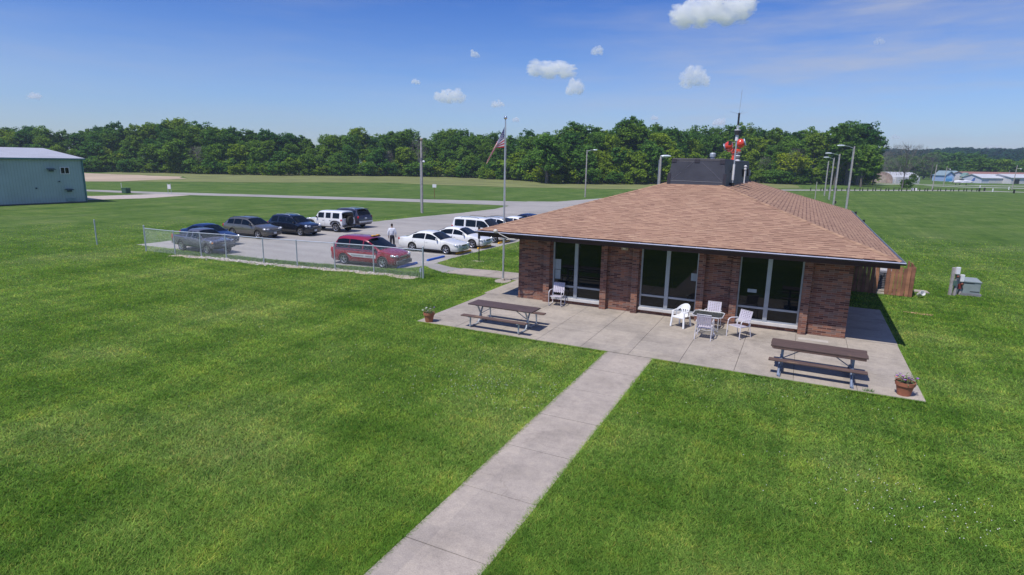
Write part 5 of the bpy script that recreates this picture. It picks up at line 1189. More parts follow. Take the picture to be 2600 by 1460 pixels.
def trunk_mesh(h, r, z0, seed, limbs=6, rw=3):
    rd = random.Random(seed); q = MB(); q.tube([(0, 0, -.2), (rd.uniform(-.2, .2), rd.uniform(-.2, .2), h*.35), (rd.uniform(-.4, .4), rd.uniform(-.4, .4), h*.8)], [r, r*.7, r*.2], 7)
    for i in range(limbs):
        a = rd.random()*6.28; z = rd.uniform(z0*.8, h*.6); L_ = rw*rd.uniform(.5, .9); q.tube([(0, 0, z), (math.cos(a)*L_*.5, math.sin(a)*L_*.5, z+L_*.5), (math.cos(a)*L_, math.sin(a)*L_, z+L_*.9)], [r*.4, r*.25, r*.08], 5)
    return q
def tree_proto(name, h, rw, z0, lm, seed, ncl, nl, size, label, lob=5):
    t = thing(name, label, 'tree', (0, -500, 0)); cm = crown_mesh('crown', h, rw, z0, ncl, nl, size, lm, lob, seed); o = bpy.data.objects.new('crown', cm); col.objects.link(o); o.parent = t
    trunk_mesh(h, .028*h, z0, seed, 6, rw).build('trunk', M_bark, t, smooth=True); t['h'] = h; return t
PR = {'tall': [tree_proto('tree', 18, 5.0, 3.5, LEAF[i % 2], 100+i, 150, 42, .52, 'x', 7) for i in range(5)],
      'mid': [tree_proto('tree', 11, 4.3, 1.2, LEAF[1+i % 2], 200+i, 110, 40, .50, 'x', 5) for i in range(3)],
      'bush': [tree_proto('bush', 4.5, 2.9, .3, LEAF[(1, 2, 1)[i]], 300+i, 60, 36, .40, 'x', 4) for i in range(3)]}
for k, n_k in (('tall', 'tree'),): pass
used = set(); rt = random.Random(5)
def plant(kind, loc, h, label, group, wide=1.0, name=None):
    src = rt.choice(PR[kind]); s_ = h/src['h']
    r = dup(src, loc, rt.random()*6.28, label, group, (s_*wide, s_*wide, s_)); r['category'] = 'bush' if kind == 'bush' else 'tree'
    del r['h']; return r
def interp(tab, x):
    for (a, c), (d, e) in zip(tab, tab[1:]):
        if a <= x <= d: return c+(e-c)*(x-a)/(d-a)
    return tab[0][1] if x < tab[0][0] else tab[-1][1]
SKY = [(-60, 306), (0, 305), (60, 308), (120, 320), (150, 320), (190, 326), (230, 308), (300, 303), (330, 309), (400, 303), (440, 300), (520, 305), (570, 303), (610, 316), (650, 322), (700, 325), (750, 338), (785, 350), (800, 346), (830, 327), (860, 322), (940, 322), (1040, 320), (1060, 333), (1100, 330), (1130, 312), (1180, 315), (1220, 325), (1260, 330), (1300, 328), (1340, 318), (1370, 308), (1400, 324), (1440, 305), (1500, 305), (1560, 305), (1590, 292), (1620, 298), (1655, 297), (1680, 312), (1700, 318), (1750, 312), (1800, 314), (1850, 305), (1880, 303), (1920, 310), (1960, 322), (2000, 320), (2050, 320), (2070, 332), (2090, 312), (2130, 306), (2160, 316), (2190, 310), (2212, 330)]
BASE = [(-60, 430), (0, 430), (300, 433), (500, 437), (700, 441), (900, 442), (1100, 444), (1300, 453), (1420, 462), (1500, 462), (1700, 463), (1780, 459), (1900, 459), (2000, 464), (2190, 464)]
def zone(x):
    for lim, s_ in ((215, 'behind the pale green metal building'), (520, 'at the edge of the bare tan field'), (790, 'left of the dip in the tree line'), (1050, 'just right of the dip in the tree line'), (1260, 'between the light pole and the flagpole'), (1480, 'right of the flagpole'), (1690, 'left of the black rooftop housing'), (1860, 'behind the black rooftop housing'), (2060, 'right of the red siren'), (2300, 'behind the row of street lamps')):
        if x < lim: return s_
def base_d(x): v = GD(x, interp(BASE, x)); return math.hypot(v.x, v.y)
KL = {'tall': 'tall leafy tree', 'mid': 'medium leafy tree', 'bush': 'low green bush'}
def row(kind, x0, x1, step, off, hf, label, jit=5, wide=(1, 1.2)):
    x = x0
    while x < x1:
        xx = x+rt.uniform(-jit, jit); d = base_d(xx)+off+rt.uniform(-4, 4); p = at_dist(xx/.9908, d); h = hf(xx, d)*(.97 if kind == 'tall' else 1)
        plant(kind, p, h, '%s in the %s row %s' % (KL[kind], label, zone(xx)), '%s row trees %s' % (label, zone(xx)), rt.uniform(*wide)); x += step
def skyh(x, d): return (height_at(x/.9908, interp(SKY, x)/.9908, d)+rt.uniform(-3.2, .8))
row('tall', -50, 2172, 27, 22, skyh, 'back', 7, (.85, 1.25))
row('tall', -40, 2172, 36, 10, lambda x, d: skyh(x, d)*rt.uniform(.72, .95), 'middle', 9, (.9, 1.2))
row('tall', -40, 2165, 62, 40, lambda x, d: skyh(x, d)*.93, 'rear', 9, (1.0, 1.4))
row('mid', -20, 2200, 36, 3, lambda x, d: skyh(x, d)*rt.uniform(.42, .68), 'front', 9, (.9, 1.3))
row('bush', -10, 2195, 24, -3, lambda x, d: rt.uniform(2.4, 5.0), 'front', 8, (1.0, 1.5))
row('bush', -20, 2195, 24, 3, lambda x, d: rt.uniform(4.0, 6.5), 'second', 8, (1.0, 1.5))
for x, y, h, w, l in ((1375, 462, 13.5, 1.35, 'large bright green rounded tree standing forward of the woods'), (1455, 463, 8.5, 1.3, 'mid height bright tree forward of the woods beside the street lamp'), (1560, 462, 10.5, 1.3, 'bushy bright tree left of the thin lamp near the rooftop housing'), (1640, 463, 11.5, 1.3, 'broad bright tree next to the lamp beside the black rooftop housing'), (1740, 460, 10, 1.2, 'rounded tree directly behind the black rooftop housing'), (2165, 470, 13, 1.1, 'yellowish tree at the right end of the woods beside the lamps'), (2195, 466, 8, 1.2, 'lowest yellow green tree at the right end of the woods')):
    r = plant('mid', GD(x, y), h, l, 'trees', w); del r['group']
for x, yb, yt, l in ((2100, 466, 312, 'tall tree with an open crown left of the nearest street lamp'), (2128, 466, 306, 'tallest crown at the right end of the woods behind the street lamp'), (2155, 466, 312, 'outermost tall tree leaning over the right end of the woods')):
    d = math.hypot(*GD(x, yb).xy); r = plant('tall', GD(x, yb), height_at(x/.9908, yt/.9908, d), l, 'x', 1.1); del r['group']
# bare grey stems showing in the woods
def dead(px_, d, h, label, n=26, spread=.28):
    p = at_dist(px_/.9908, d); t = thing('bare_tree', label, 'tree', p, 0); rd = random.Random(px_); q = MB(); q.tube([(0, 0, 0), (.2, 0, h*.5), (.1, .2, h)], [.2, .14, .04], 6); q.build('trunk', mat('grey_bark', (.17, .15, .145), .9), t)
    rg = np.random.default_rng(px_); nt_ = n*22; zz = rg.uniform(.3, 1, nt_); aa = rg.random(nt_)*6.28; rr_ = h*spread*np.sqrt(rg.random(nt_))*np.sin(np.clip(zz, 0, 1)*2.6)
    q = MB()
    for k in range(nt_):
        x, y, z = math.cos(aa[k])*rr_[k], math.sin(aa[k])*rr_[k], zz[k]*h; L_ = rg.uniform(.5, 1.3); dx, dy = math.cos(aa[k])*L_*.5+rg.normal()*.2, math.sin(aa[k])*L_*.5+rg.normal()*.2
        q.add([(x, y, z), (x+.05, y+.03, z), (x+dx, y+dy, z+L_*.8)], [(0, 1, 2)])
    q.build('twigs', mat('twig_grey', (.15, .13, .12), .9), t, fix=False)
    q = MB()
    for i in range(n//2):
        a = rd.random()*6.28; z = h*rd.uniform(.3, .95); L_ = h*spread*(1.1-z/h)+.8; q.tube([(.1, 0, z), (math.cos(a)*L_*.6, math.sin(a)*L_*.6, z+L_*.6), (math.cos(a)*L_, math.sin(a)*L_, z+L_*1.2)], [.05, .03, .01], 4)
    q.build('branches', MATS['grey_bark'], t)
for x, dd, h, l in ((497, 0, 9, 'bare grey trunk at the wood edge behind the bare field'), (1052, -1, 13, 'bare grey tree directly left of the light pole'), (2002, -2, 12, 'bare grey tree right of the siren between bushes'), (1925, -1, 9, 'thin bare grey tree right of the rooftop housing'), (975, 0, 9, 'bare grey stems in the woods left of the light pole')):
    dead(x, base_d(x)+dd, h, l)
for k in PR:
    for t in PR[k]:
        for c in list(t.children): bpy.data.objects.remove(c)
        bpy.data.objects.remove(t)

# ------------------------------------------------------------------ far right: hills, wood, hangars
H0 = []
hm = bpy.data.meshes.new('hills'); NX, NY = 60, 12; Vh = []; 
def hill_pt(i, j):
    xpx = 1300+(3200-1300)*i/NX; d = 620+900*j/NY; p = at_dist(xpx, d); prof = math.sin(min(1, j/NY*1.25)*math.pi/2); top = 27.5+1.6*math.sin(i*.35)+1.2*math.sin(i*.9+1)-5*max(0, (xpx-2250)/900.)
    return Vector((p.x, p.y, -1+(top+1)*prof))
for j in range(NY+1):
    for i in range(NX+1): Vh.append(tuple(hill_pt(i, j)))
hm.from_pydata(Vh, [], [(j*(NX+1)+i, j*(NX+1)+i+1, (j+1)*(NX+1)+i+1, (j+1)*(NX+1)+i) for j in range(NY) for i in range(NX)]); hm.materials.append(mat('hill_floor', (.02, .045, .015), .95)); hm.polygons.foreach_set('use_smooth', [True]*len(hm.polygons))
ho = bpy.data.objects.new('hills', hm); col.objects.link(ho); tag(ho, kind='structure')
def wood():
    rg = np.random.default_rng(4); Q = []
    for _ in range(3600):
        i = rg.uniform(24, NX-2); j = rg.uniform(0, NY)**1.0; a = hill_pt(i, j); hh = rg.uniform(9, 15); rr = rg.uniform(4, 7)
        n = 26; d = rg.normal(size=(n, 3)); d[:, 2] = np.abs(d[:, 2])*1.0; d /= np.linalg.norm(d, axis=1)[:, None]
        P = np.array([a.x, a.y, a.z+hh-rr*.8])+d*np.array([rr, rr, rr*.9])*rg.uniform(.75, 1.0, (n, 1)); up = d+rg.normal(size=(n, 3))*.35; up /= np.linalg.norm(up, axis=1)[:, None]
        t = np.cross(up, rg.normal(size=(n, 3))); t /= np.linalg.norm(t, axis=1)[:, None]; s_ = np.cross(up, t); sz = rg.uniform(1.0, 2.1, (n, 1)); Q.append(np.stack([P-t*sz, P-s_*sz*.7, P+t*sz, P+s_*sz*.7], 1))
    V_ = np.concatenate(Q).astype(np.float32); n = len(V_); me = bpy.data.meshes.new('far_wood'); me.vertices.add(4*n); me.vertices.foreach_set('co', V_.reshape(-1)); me.loops.add(4*n); me.loops.foreach_set('vertex_index', np.arange(4*n, dtype=np.int32))
    me.polygons.add(n); me.polygons.foreach_set('loop_start', np.arange(0, 4*n, 4, dtype=np.int32)); me.polygons.foreach_set('loop_total', np.full(n, 4, np.int32)); me.update(calc_edges=True)
    lm = leaf_mat('leaf_far_hazed', (.014, .044, .022), (.026, .070, .030), (.044, .100, .038), .2); me.materials.append(lm); o = bpy.data.objects.new('far_wood', me); col.objects.link(o); tag(o, 'dense dark green woods covering the distant hillside', 'woods', kind='stuff')  # leaf colours darkened and tinted bluish to paint in distance haze
wood()
PROTO2 = PRB = {'mid': [tree_proto('tree', 11, 4.3, 1.2, LEAF[1], 401, 90, 36, .6, 'x', 5), tree_proto('tree', 11, 4.5, 1.0, LEAF[0], 402, 90, 36, .6, 'x', 5)], 'bush': [tree_proto('bush', 4.5, 2.9, .3, LEAF[2], 403, 60, 36, .4, 'x', 4)]}
PR = PRB
def zone2(x):
    for lim, s_ in ((2300, 'left of the rusty arched hangar'), (2390, 'behind the rusty arched hangar'), (2470, 'behind the blue fronted hangar'), (2700, 'behind the long brown roofed hangar')):
        if x < lim: return s_
for dd, h0, st, kd in ((520, 14, 17, 'back'), (450, 9.5, 22, 'front')):
    x = 2215
    while x < 2640:
        xx = x+rt.uniform(-5, 5); plant('mid', at_dist(xx/.9908, dd+rt.uniform(-10, 10)), h0*rt.uniform(.8, 1.3), 'dark tree in the %s row %s' % (kd, zone2(xx)), '%s row trees %s' % (kd, zone2(xx)), rt.uniform(1.1, 1.5)); x += st
r = plant('mid', at_dist(2495, 425), 13, 'broad dark tree rising behind the hangars', 'x', 1.4); del r['group']
dead(2277, 228, 13, 'half bare spreading tree in front of the rusty arched hangar', 90, .62)
r = plant('bush', G(2300, 477), 2.8, 'round green shrub at the foot of the half bare tree', 'x', 1.4); del r['group']
r = plant('mid', G(2318, 468), 4.2, 'small leafy tree covering the middle of the arched hangar', 'x', .9); del r['group']
dead(2225, 400, 15, 'grey leafless tree left of the arched hangar', 60, .5); dead(2345, 430, 15, 'grey leafless tree behind the arched hangar', 60, .5)
for x, y, l in ((2222, 452, 'low'), ): pass
def hangar(label, px0, px1, pyb, h_eave, h_ridge, depth, wallm, roofm, kind='gable_end_left', doors=(), endw=None, name='hangar'):
    """long side faces the camera between two pixel columns on the base line"""
    a = G(px0, pyb); c = G(px1, pyb+(px1-px0)*.012); d = (c-a); L_ = d.length; t = thing(name, label, 'hangar', a, math.atan2(d.y, d.x))
    if kind == 'arch':
        q = MB(); n = 12; w_ = endw
        prof = [(math.cos(math.pi*(1-i/n)), math.sin(math.pi*(i/n))**.8) for i in range(n+1)]
        V_ = [(0, w_*(p[0]+1)/2, p[1]*h_ridge) for p in prof]+[(L_, w_*(p[0]+1)/2, p[1]*h_ridge) for p in prof]
        q.add(V_, [(i, i+1, n+2+i, n+1+i) for i in range(n)]+[tuple(range(n+1)), tuple(range(n+1, 2*n+2))[::-1]]); q.build('wall', wallm, t)
        return t, L_
    D_ = depth; q = MB(); q.add([(0, 0, 0), (L_, 0, 0), (L_, D_, 0), (0, D_, 0), (0, 0, h_eave), (L_, 0, h_eave), (L_, D_, h_eave), (0, D_, h_eave), (0, D_/2, h_ridge), (L_, D_/2, h_ridge)], [(0, 1, 5, 4), (2, 3, 7, 6), (1, 2, 6, 9, 5), (3, 0, 4, 8, 7)]); q.build('wall', wallm, t)
    q = MB()
    for y0, s1 in ((-.4, 1), (D_+.4, -1)):
        q.add([(-.4, y0, h_eave-.1), (L_+.4, y0, h_eave-.1), (L_+.4, D_/2, h_ridge+.1), (-.4, D_/2, h_ridge+.1), (-.4, y0, h_eave+.12), (L_+.4, y0, h_eave+.12), (L_+.4, D_/2, h_ridge+.3), (-.4, D_/2, h_ridge+.3)], [(0, 1, 2, 3), (4, 5, 6, 7), (0, 1, 5, 4), (1, 2, 6, 5), (3, 0, 4, 7)])
    q.build('roof', roofm, t)
    for f0, f1, z1, m_ in doors: q = MB(); q.box((L_*(f0+f1)/2, -.06, z1/2), (L_*(f1-f0), .1, z1)); q.build('door', m_, t)
    return t, L_
Wm = mat('hangar_white', (.55, .54, .56), .6, 0, .1, .5); Wr = mat('hangar_roof_white', (.50, .51, .54), .5, 0, .1, .4); Bl = mat('hangar_blue', (.10, .30, .62), .5); Lb = mat('hangar_paleblue', (.36, .46, .70), .6)
Gr = mat('roof_greygreen', (.22, .30, .34), .6); Br = mat('roof_brown', (.26, .13, .11), .8); Be = mat('hangar_beige', (.48, .44, .38), .7); Rs = mat('hangar_rust', (.40, .30, .28), .8, 0, .35, .7)
t2_ = thing('quonset_hangar', 'white arched metal hangar with a rust streaked front end behind the dark SUV', 'hangar', G(2266, 466), YAW+R(14)); q = MB(); n = 16; w_ = 12.0; hh = 4.7; LL = 13.5
prof = [(w_/2*(-math.cos(math.pi*i/n))*-1, hh*math.sin(math.pi*i/n)**.6) for i in range(n+1)]
q.add([(0, p[0]+w_/2, p[1]) for p in prof]+[(LL, p[0]+w_/2, p[1]) for p in prof], [(i, i+1, n+2+i, n+1+i) for i in range(n)], 1); q.add([(0, p[0]+w_/2, p[1]) for p in prof], [tuple(range(n+1))], 0); q.build('wall', [Rs, Wr], t2_, fix=False)
q = MB(); q.box((LL*.52, -.25, 1.35), (LL*.9, .5, 2.7)); q.build('side_wall', Wm, t2_)
q = MB(); q.box((-.06, w_/2, 1.6), (.1, 5.4, 3.2)); q.build('door', mat('rusty_door', (.45, .37, .34), .8, 0, .25, .8), t2_)
t, L_ = hangar('grey roofed hangar with a bright blue door and pale blue side', 2419, 2450, 460.5, 3.0, 5.2, 12, Lb, Gr)
t3_ = thing('hangar', 'blue doored gable front of the grey roofed hangar', 'hangar', G(2399, 460.5), YAW); q = MB(); w_ = 4.6
q.add([(0, 0, 0), (w_, 0, 0), (w_, 0, 3.1), (w_/2, 0, 5.2), (0, 0, 3.1), (0, 9, 0), (w_, 9, 0), (w_, 9, 3.1), (w_/2, 9, 5.2), (0, 9, 3.1)], [(0, 1, 2, 3, 4), (9, 8, 7, 6, 5), (0, 4, 9, 5), (1, 6, 7, 2)]); q.build('wall', Lb, t3_)
q = MB(); q.add([(-.4, -.5, 3.0), (w_/2, -.5, 5.5), (w_+.4, -.5, 3.0), (-.4, 9, 3.0), (w_/2, 9, 5.5), (w_+.4, 9, 3.0), (w_/2, -.5, 5.05), (w_/2, 9, 5.05)], [(0, 1, 4, 3), (1, 2, 5, 4), (0, 6, 1), (6, 2, 1), (0, 3, 7, 6), (6, 7, 5, 2)]); q.build('roof', Gr, t3_)
q = MB(); q.box((w_*.42, -.06, .75), (3.2, .1, 1.5), mi=0); q.box((w_*.42, -.06, 2.05), (3.2, .1, 1.1), mi=1); q.build('door', [Bl, mat('door_lightblue', (.25, .48, .78), .5)], t3_)
hangar('long brown roofed hangar behind the white hangars', 2460, 2640, 462, 3.0, 4.9, 12, Wm, Br, doors=tuple((k/10+.02, k/10+.08, 2.3, mat('door_grey', (.22, .20, .24), .7) if k % 2 else Wm) for k in range(9)))
t4_ = thing('hangar', 'beige gable end of the brown roofed hangar with a green peak', 'hangar', G(2446, 462.5), YAW); q = MB(); w_ = 3.0; q.add([(0, 0, 0), (w_, 0, 0), (w_, 0, 2.9), (w_/2, 0, 4.5), (0, 0, 2.9), (0, 3, 0), (w_, 3, 0), (w_, 3, 2.9), (w_/2, 3, 4.5), (0, 3, 2.9)], [(0, 1, 2, 3, 4), (9, 8, 7, 6, 5), (0, 4, 9, 5), (1, 6, 7, 2)]); q.build('wall', Be, t4_)
q = MB(); q.add([(-.2, -.05, 2.8), (w_+.2, -.05, 2.8), (w_/2, -.05, 4.7), (-.2, 3.1, 2.8), (w_+.2, 3.1, 2.8), (w_/2, 3.1, 4.7)], [(0, 1, 2), (0, 2, 5, 3), (2, 1, 4, 5)]); q.build('roof', mat('peak_green', (.16, .26, .24), .7), t4_)
hangar('low white hangar with a wide door and overhanging canopy', 2491, 2556, 465.5, 2.4, 4.0, 10, mat('hangar_lilac', (.55, .56, .66), .6), Wr, doors=((.28, .82, 1.8, mat('door_cream', (.56, .54, .56), .7)),))
hangar('open fronted white hangar at the right edge of the photo', 2566, 2690, 467, 2.8, 4.2, 12, Wm, Wr, doors=((.06, .16, 2.2, M_dark),))
t = thing('wood_shed', 'small orange red shed at the right end of the woods', 'shed', G(2214, 460.5), YAW); q = MB(); q.box((0, 0, 1.0), (5, 4, 2.0)); q.build('wall', mat('shed_orange', (.42, .15, .08), .8, 0, .2, .5), t); q = MB(); q.add([(-2.8, -2.3, 1.95), (2.8, -2.3, 1.95), (2.8, 2.3, 1.95), (-2.8, 2.3, 1.95), (-2.8, 0, 2.8), (2.8, 0, 2.8)], [(0, 1, 5, 4), (2, 3, 4, 5), (1, 2, 5), (3, 0, 4)]); q.build('roof', mat('shed_roof', (.40, .30, .27), .8), t)
# small airplane
ap = thing('airplane', 'small white low wing airplane parked on the grass before the hangars', 'airplane', G(2444, 470), YAW+R(4)); M_ap = paint('plane_white', (.74, .74, .76)); M_apb = mat('plane_blue', (.08, .14, .34), .4)
q = MB(); st = [(-4.2, .15, 1.25), (-3.9, .42, 1.25), (-2.8, .58, 1.3), (-1.4, .66, 1.42), (0, .68, 1.5), (1.4, .55, 1.45), (3.0, .34, 1.4), (4.6, .14, 1.45)]; q.tube([(a, 0, c) for a, b_, c in st], [b_ for a, b_, c in st], 14); q.build('fuselage', [M_ap], ap, smooth=60)
q = MB(); q.ball((-.7, 0, 1.95), (1.4, .52, .42), 14); q.build('canopy', M_glass, ap, smooth=True)
q = MB(); q.add([(-1.5, -5.5, 1.15), (-.2, -5.5, 1.15), (.3, 0, .95), (-1.6, 0, .95), (-1.5, 5.5, 1.15), (-.2, 5.5, 1.15), (-1.2, -5.5, 1.25), (-1.1, 0, 1.2), (-1.2, 5.5, 1.25)], [(0, 1, 2, 3), (3, 2, 5, 4), (0, 6, 7, 3), (6, 1, 2, 7), (3, 7, 8, 4), (7, 2, 5, 8)]); q.build('wing', M_ap, ap)
q = MB(); q.box((3.95, 0, 1.55), (1.0, 3.6, .08)); q.build('tailplane', M_ap, ap); q = MB(); q.prism([(3.2, 1.5), (4.7, 1.5), (5.0, 3.0), (4.3, 3.0)], -.05, .05); fin = q.build('tail_fin', M_apb, ap); fin.rotation_euler = (R(90), 0, 0)
q = MB(); q.box((-4.25, 0, 1.25), (.06, .14, 1.9), (.6, 0, 0)); q.ball((-4.3, 0, 1.25), (.2, .14, .14), 8); q.build('propeller', M_dark, ap)
q = MB(); q.tube([(a, -.62 if abs(a) < 3 else -.4, 1.25) for a in (-3.6, -1, 2)], .07, 6); q.build('stripe', M_apb, ap)
for x, y in ((-3.0, 0), (.1, 1.6), (.1, -1.6)): q = MB(); q.tube([(x, y, .25), (x, y, 1.1)], .06, 6); q.lathe([(.12, -.08), (.25, -.05), (.25, .05), (.12, .08)], (x, y, .25), 12, 'y'); q.build('landing_wheel', M_dark, ap)
MRN = paint('paint_maroon', (.07, .012, .025)); car('parked_suv', 'dark maroon SUV parked by the rust streaked arched hangar', 'car', dict(SUV), MRN, G(2265, 465.5).x, G(2265, 465.5).y, YAW+math.pi, None, 1)
for px_, py_, h, l, lm in ((2366, 484.5, 7.4, 'leaning pale timber pole in front of the hangars', 0), (2395, 472, 7.2, 'pale utility pole left of the blue fronted hangar', 1), (2569, 482, 7.8, 'utility pole with a round lamp at the right edge of the photo', 1), (2279, 463, 7.0, 'pale pole rising beside the arched hangar', 0), (2557, 464, 6.2, 'rusty slim pole by the low white hangar', 0)):
    t = wood_pole('utility_pole', l, 'utility pole', G(px_, py_), h, .13, lean=(.03, 0))
    if lm: q = MB(); q.tube([(.03*h, 0, h*.86), (.03*h+1.0, .2, h*.88)], .03, 5); q.ball((.03*h+1.1, .2, h*.85), .2, 8); q.build('lamp_head', M_white, t)
mk = []
def bollard(x, y, h, m_, label, grp, r=.12):
    t = MB(); t.lathe([(r, 0), (r, h*.9), (r*.6, h)], n=8); o = t.build('marker_post', m_, loc=G(x, y)); tag(o, label, 'marker post', grp)
for i, x in enumerate(range(2060, 2500, 11)): bollard(x+(i % 3)*2-2, 484+(x-2060)*.004, .8, M_dark, 'short dark marker post lining the near edge of the far road', 'dark marker posts along the far road')
for x, y in ((2316, 484), (2325, 484)): bollard(x, y, .7, M_white, 'white marker of the close pair by the far road', 'pair of white road markers', .3)
for x, y, l in ((2486, 486, 'black stub nearest the low white hangar on the lawn'), (2499, 485, 'black stub second from the low white hangar on the lawn'), (2574, 491, 'black stub by the lamp pole at the right edge')): bollard(x, y, 1.0, M_black, l, None, .22)
for x, y, l in ((2520, 487, 'white stub between the black stubs'), (2561, 482, 'thin white marker beside the right edge pole'), (2488, 477, 'white marker beyond the far road before the airplane'), (2469, 464, 'white parked marker board near the airplane tail')): bollard(x, y, .9, M_white, l, None, .16)
for x, y, l in ((2172, 546, 'small black ground marker just right of the roof edge'), (2192, 568, 'tiny dark marker lower down beside the roof edge'), (2121, 517, 'dark squat marker at the foot of the nearest lamp')): bollard(x, y, .45, M_black, l, None, .12)

for k in PRB:
    for t in PRB[k]:
        for c in list(t.children): bpy.data.objects.remove(c)
        bpy.data.objects.remove(t)
# ------------------------------------------------------------------ haze
hz_b = MB(); hz_b.box((-20, 640, 36), (1900, 1720, 76)); hzm = bpy.data.materials.new('haze_air'); hzm.use_nodes = True; hn = hzm.node_tree; hn.nodes.clear()
ho_ = N(hn, 'ShaderNodeOutputMaterial'); hv = N(hn, 'ShaderNodeVolumePrincipled'); hv.inputs['Color'].default_value = (.62, .76, 1, 1); hv.inputs['Density'].default_value = HAZE; hv.inputs['Anisotropy'].default_value = .2
hn.links.new(hv.outputs[0], ho_.inputs['Volume']); tag(hz_b.build('haze', hzm), 'thin blue summer haze over the airfield', 'haze', kind='stuff')

# ------------------------------------------------------------------ clouds
def cloud_mat(dens):
    mt = bpy.data.materials.new('cloud_vapour'); mt.use_nodes = True; nt = mt.node_tree; nt.nodes.clear(); out = N(nt, 'ShaderNodeOutputMaterial')
    v = N(nt, 'ShaderNodeVolumePrincipled'); v.inputs['Color'].default_value = (1, 1, 1, 1); v.inputs['Anisotropy'].default_value = .0
    P = N(nt, 'ShaderNodeTexCoord').outputs['Object']; n1 = noise(nt, P, 7.0, 8, .68)
    r = ramp(nt, n1, [(.34, (0, 0, 0)), (.80, (1, 1, 1))]); mu = N(nt, 'ShaderNodeMath', operation='MULTIPLY'); mu.inputs[1].default_value = dens; nt.links.new(r, mu.inputs[0]); nt.links.new(mu.outputs[0], v.inputs['Density'])
    nt.links.new(v.outputs[0], out.inputs['Volume']); return mt
def cloud(label, px_, py_, w, h, od=7, seed=0, lobes=9):
    rd = random.Random(seed); v = ray(px_/.9908, py_/.9908).normalized(); el = max(.03, v.z/math.hypot(v.x, v.y)); d = min(900/el, 11000)
    p = Vector((0, 0, CAMH))+v*(d/math.hypot(v.x, v.y)); D_ = (p-Vector((0, 0, CAMH))).length; cosang = v.dot(fwd); k = D_*cosang/FPX/.9908
    Wd, Hd = w*k, h*k; q = MB()
    bmc = bmesh.new()
    base_ = [(rd.uniform(-.26, .26), rd.uniform(.22, .38)) for _ in range(max(3, lobes//2))]+[(0, .34)]; fx = h/w*1.6
    for i in range(lobes*14):
        ba, br = rd.choice(base_); th = rd.uniform(-.25, math.pi+.25); k_ = rd.uniform(.3, 1.0); a = ba+math.cos(th)*br*.55*k_; zz_ = -.22+math.sin(th)*br*1.5*k_*(1-abs(ba)*1.3); r0 = rd.uniform(.045, .12)
        m4 = Matrix.Translation((a, rd.uniform(-.15, .15), zz_)) @ Matrix.Diagonal((r0*max(.6, min(1, fx)), r0, r0*1.7, 1))
        bmesh.ops.create_icosphere(bmc, subdivisions=2, radius=1, matrix=m4)
    me = bpy.data.meshes.new('cloud'); bmc.to_mesh(me); bmc.free()
    o = bpy.data.objects.new('cloud', me); col.objects.link(o); rm = o.modifiers.new('r', 'REMESH'); rm.mode = 'VOXEL'; rm.voxel_size = .016
    for k_, (ns_, st_) in enumerate(((.11, .075), (.045, .035))):
        tx_ = bpy.data.textures.new('puff', 'CLOUDS'); tx_.noise_scale = ns_; tx_.noise_depth = 2; dm = o.modifiers.new('d', 'DISPLACE'); dm.texture = tx_; dm.strength = st_*2; dm.texture_coords = 'LOCAL'; bpy.context.view_layer.update()
    nm = bpy.data.meshes.new_from_object(o.evaluated_get(bpy.context.evaluated_depsgraph_get())); o.modifiers.clear(); o.data = nm; nm.materials.clear(); nm.materials.append(cloud_mat(od*.6/(Wd*.4)))
    o.location = p; o.scale = (Wd*1.15, Wd*.8, Hd*1.25); o.rotation_euler = (0, 0, math.atan2(v.y, v.x)-math.pi/2); tag(o, label, 'cloud')
CL = [('large bright white cloud at the top edge of the sky', 1795, 18, 210, 95, 14, 11), ('wide white cloud high above the flagpole right side', 1395, 170, 150, 48, 11, 10), ('puffy cloud hanging under the wide white cloud', 1447, 214, 62, 44, 8, 7), ('white cloud above and left of the flagpole', 1140, 239, 98, 40, 9, 8),
      ('small cloud left of the flagpole top', 1250, 260, 48, 20, 7, 5), ('tiny cloud between the flagpole and the woods', 1301, 300, 26, 14, 6, 4), ('upright puffy cloud left of the antenna mast', 1745, 188, 82, 58, 7, 8), ('faint cloud above the wide white cloud', 1505, 126, 62, 24, 5, 6),
      ('small slanting cloud high between flagpole and wide cloud', 1190, 134, 36, 22, 5, 4), ('small round cloud above the light pole', 1050, 203, 32, 18, 6, 4), ('small white cloud low in the left sky', 86, 240, 58, 18, 7, 5), ('low cloud just above the trees left of the mast', 1815, 306, 50, 22, 7, 5),
      ('low cloud peeking over the trees above the lamp left of the housing', 1642, 296, 30, 14, 6, 4), ('pale low cloud right of the tall end tree', 2250, 344, 34, 14, 3, 4), ('pale wide cloud above the distant hangars', 2490, 371, 62, 18, 2.5, 5), ('dim small cloud right of the upright puffy cloud', 2212, 102, 26, 18, 2.5, 4)]
for i, (l, x, y, w, h, od, lb) in enumerate(CL): cloud(l, x, y, w, h, od, i+40, lb)

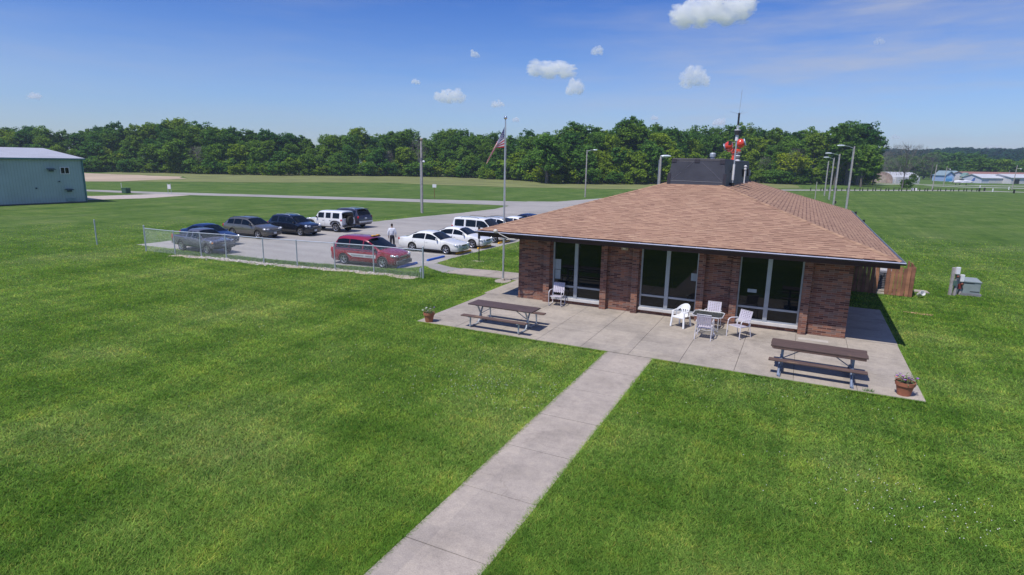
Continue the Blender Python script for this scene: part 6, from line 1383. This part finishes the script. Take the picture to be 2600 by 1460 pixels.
# ------------------------------------------------------------------ sky and sun
SD = Vector((.19, .52, -1)).normalized()
sun = bpy.data.lights.new('sun', 'SUN'); sun.energy = SUN_E = 3.9; sun.angle = R(.53); sun.color = (1, .955, .89)
so = bpy.data.objects.new('sun', sun); col.objects.link(so); so.rotation_euler = SD.to_track_quat('-Z', 'Y').to_euler()
w = bpy.data.worlds.new('World'); sc.world = w; w.use_nodes = True; nt = w.node_tree; bg = nt.nodes['Background']
sk = N(nt, 'ShaderNodeTexSky'); sk.sky_type = 'NISHITA'; sk.sun_disc = False; sk.sun_elevation = R(61); sk.sun_rotation = R(200); sk.altitude = 200; sk.air_density = 1.0; sk.dust_density = .6; sk.ozone_density = 2.5
tc = N(nt, 'ShaderNodeTexCoord'); 
mpn = N(nt, 'ShaderNodeMapping'); mpn.inputs['Rotation'].default_value = (0, 0, -YAW); mpn.inputs['Scale'].default_value = (.9, .9, 7); nt.links.new(tc.outputs['Generated'], mpn.inputs[0])
ci = noise(nt, mpn.outputs[0], 2.6, 8, .60); cf = ramp(nt, ci, [(.40, (.03, .03, .03)), (.52, (.26, .26, .26)), (.68, (.66, .66, .66))])
sz = N(nt, 'ShaderNodeSeparateXYZ'); nt.links.new(tc.outputs['Generated'], sz.inputs[0])
gr = ramp(nt, sz.outputs[2], [(0, (1.02, 1.13, 1.42)), (.10, (.86, 1.06, 1.52)), (.30, (.20, .60, 1.42)), (1, (.28, .62, 1.5))])
tint = mixc(nt, 1.0, sk.outputs[0], gr, 'MULTIPLY')
dr = N(nt, 'ShaderNodeVectorMath', operation='DOT_PRODUCT'); dr.inputs[1].default_value = rgt0; nt.links.new(tc.outputs['Generated'], dr.inputs[0])
cf = mixc(nt, 1.0, cf, ramp(nt, dr.outputs['Value'], [(0, (.30, .30, .30)), (.55, (1.25, 1.25, 1.25))]), 'MULTIPLY')
wc = mixc(nt, cf, tint, (5.6, 5.9, 7.0)); nt.links.new(wc, bg.inputs[0]); bg.inputs[1].default_value = .075
sc.view_settings.view_transform = 'Standard'; sc.view_settings.look = 'None'; sc.view_settings.exposure = .25; sc.view_settings.gamma = 1
sc.cycles.max_bounces = 8; sc.cycles.volume_bounces = 8; sc.cycles.volume_step_rate = .3; sc.cycles.transparent_max_bounces = 12
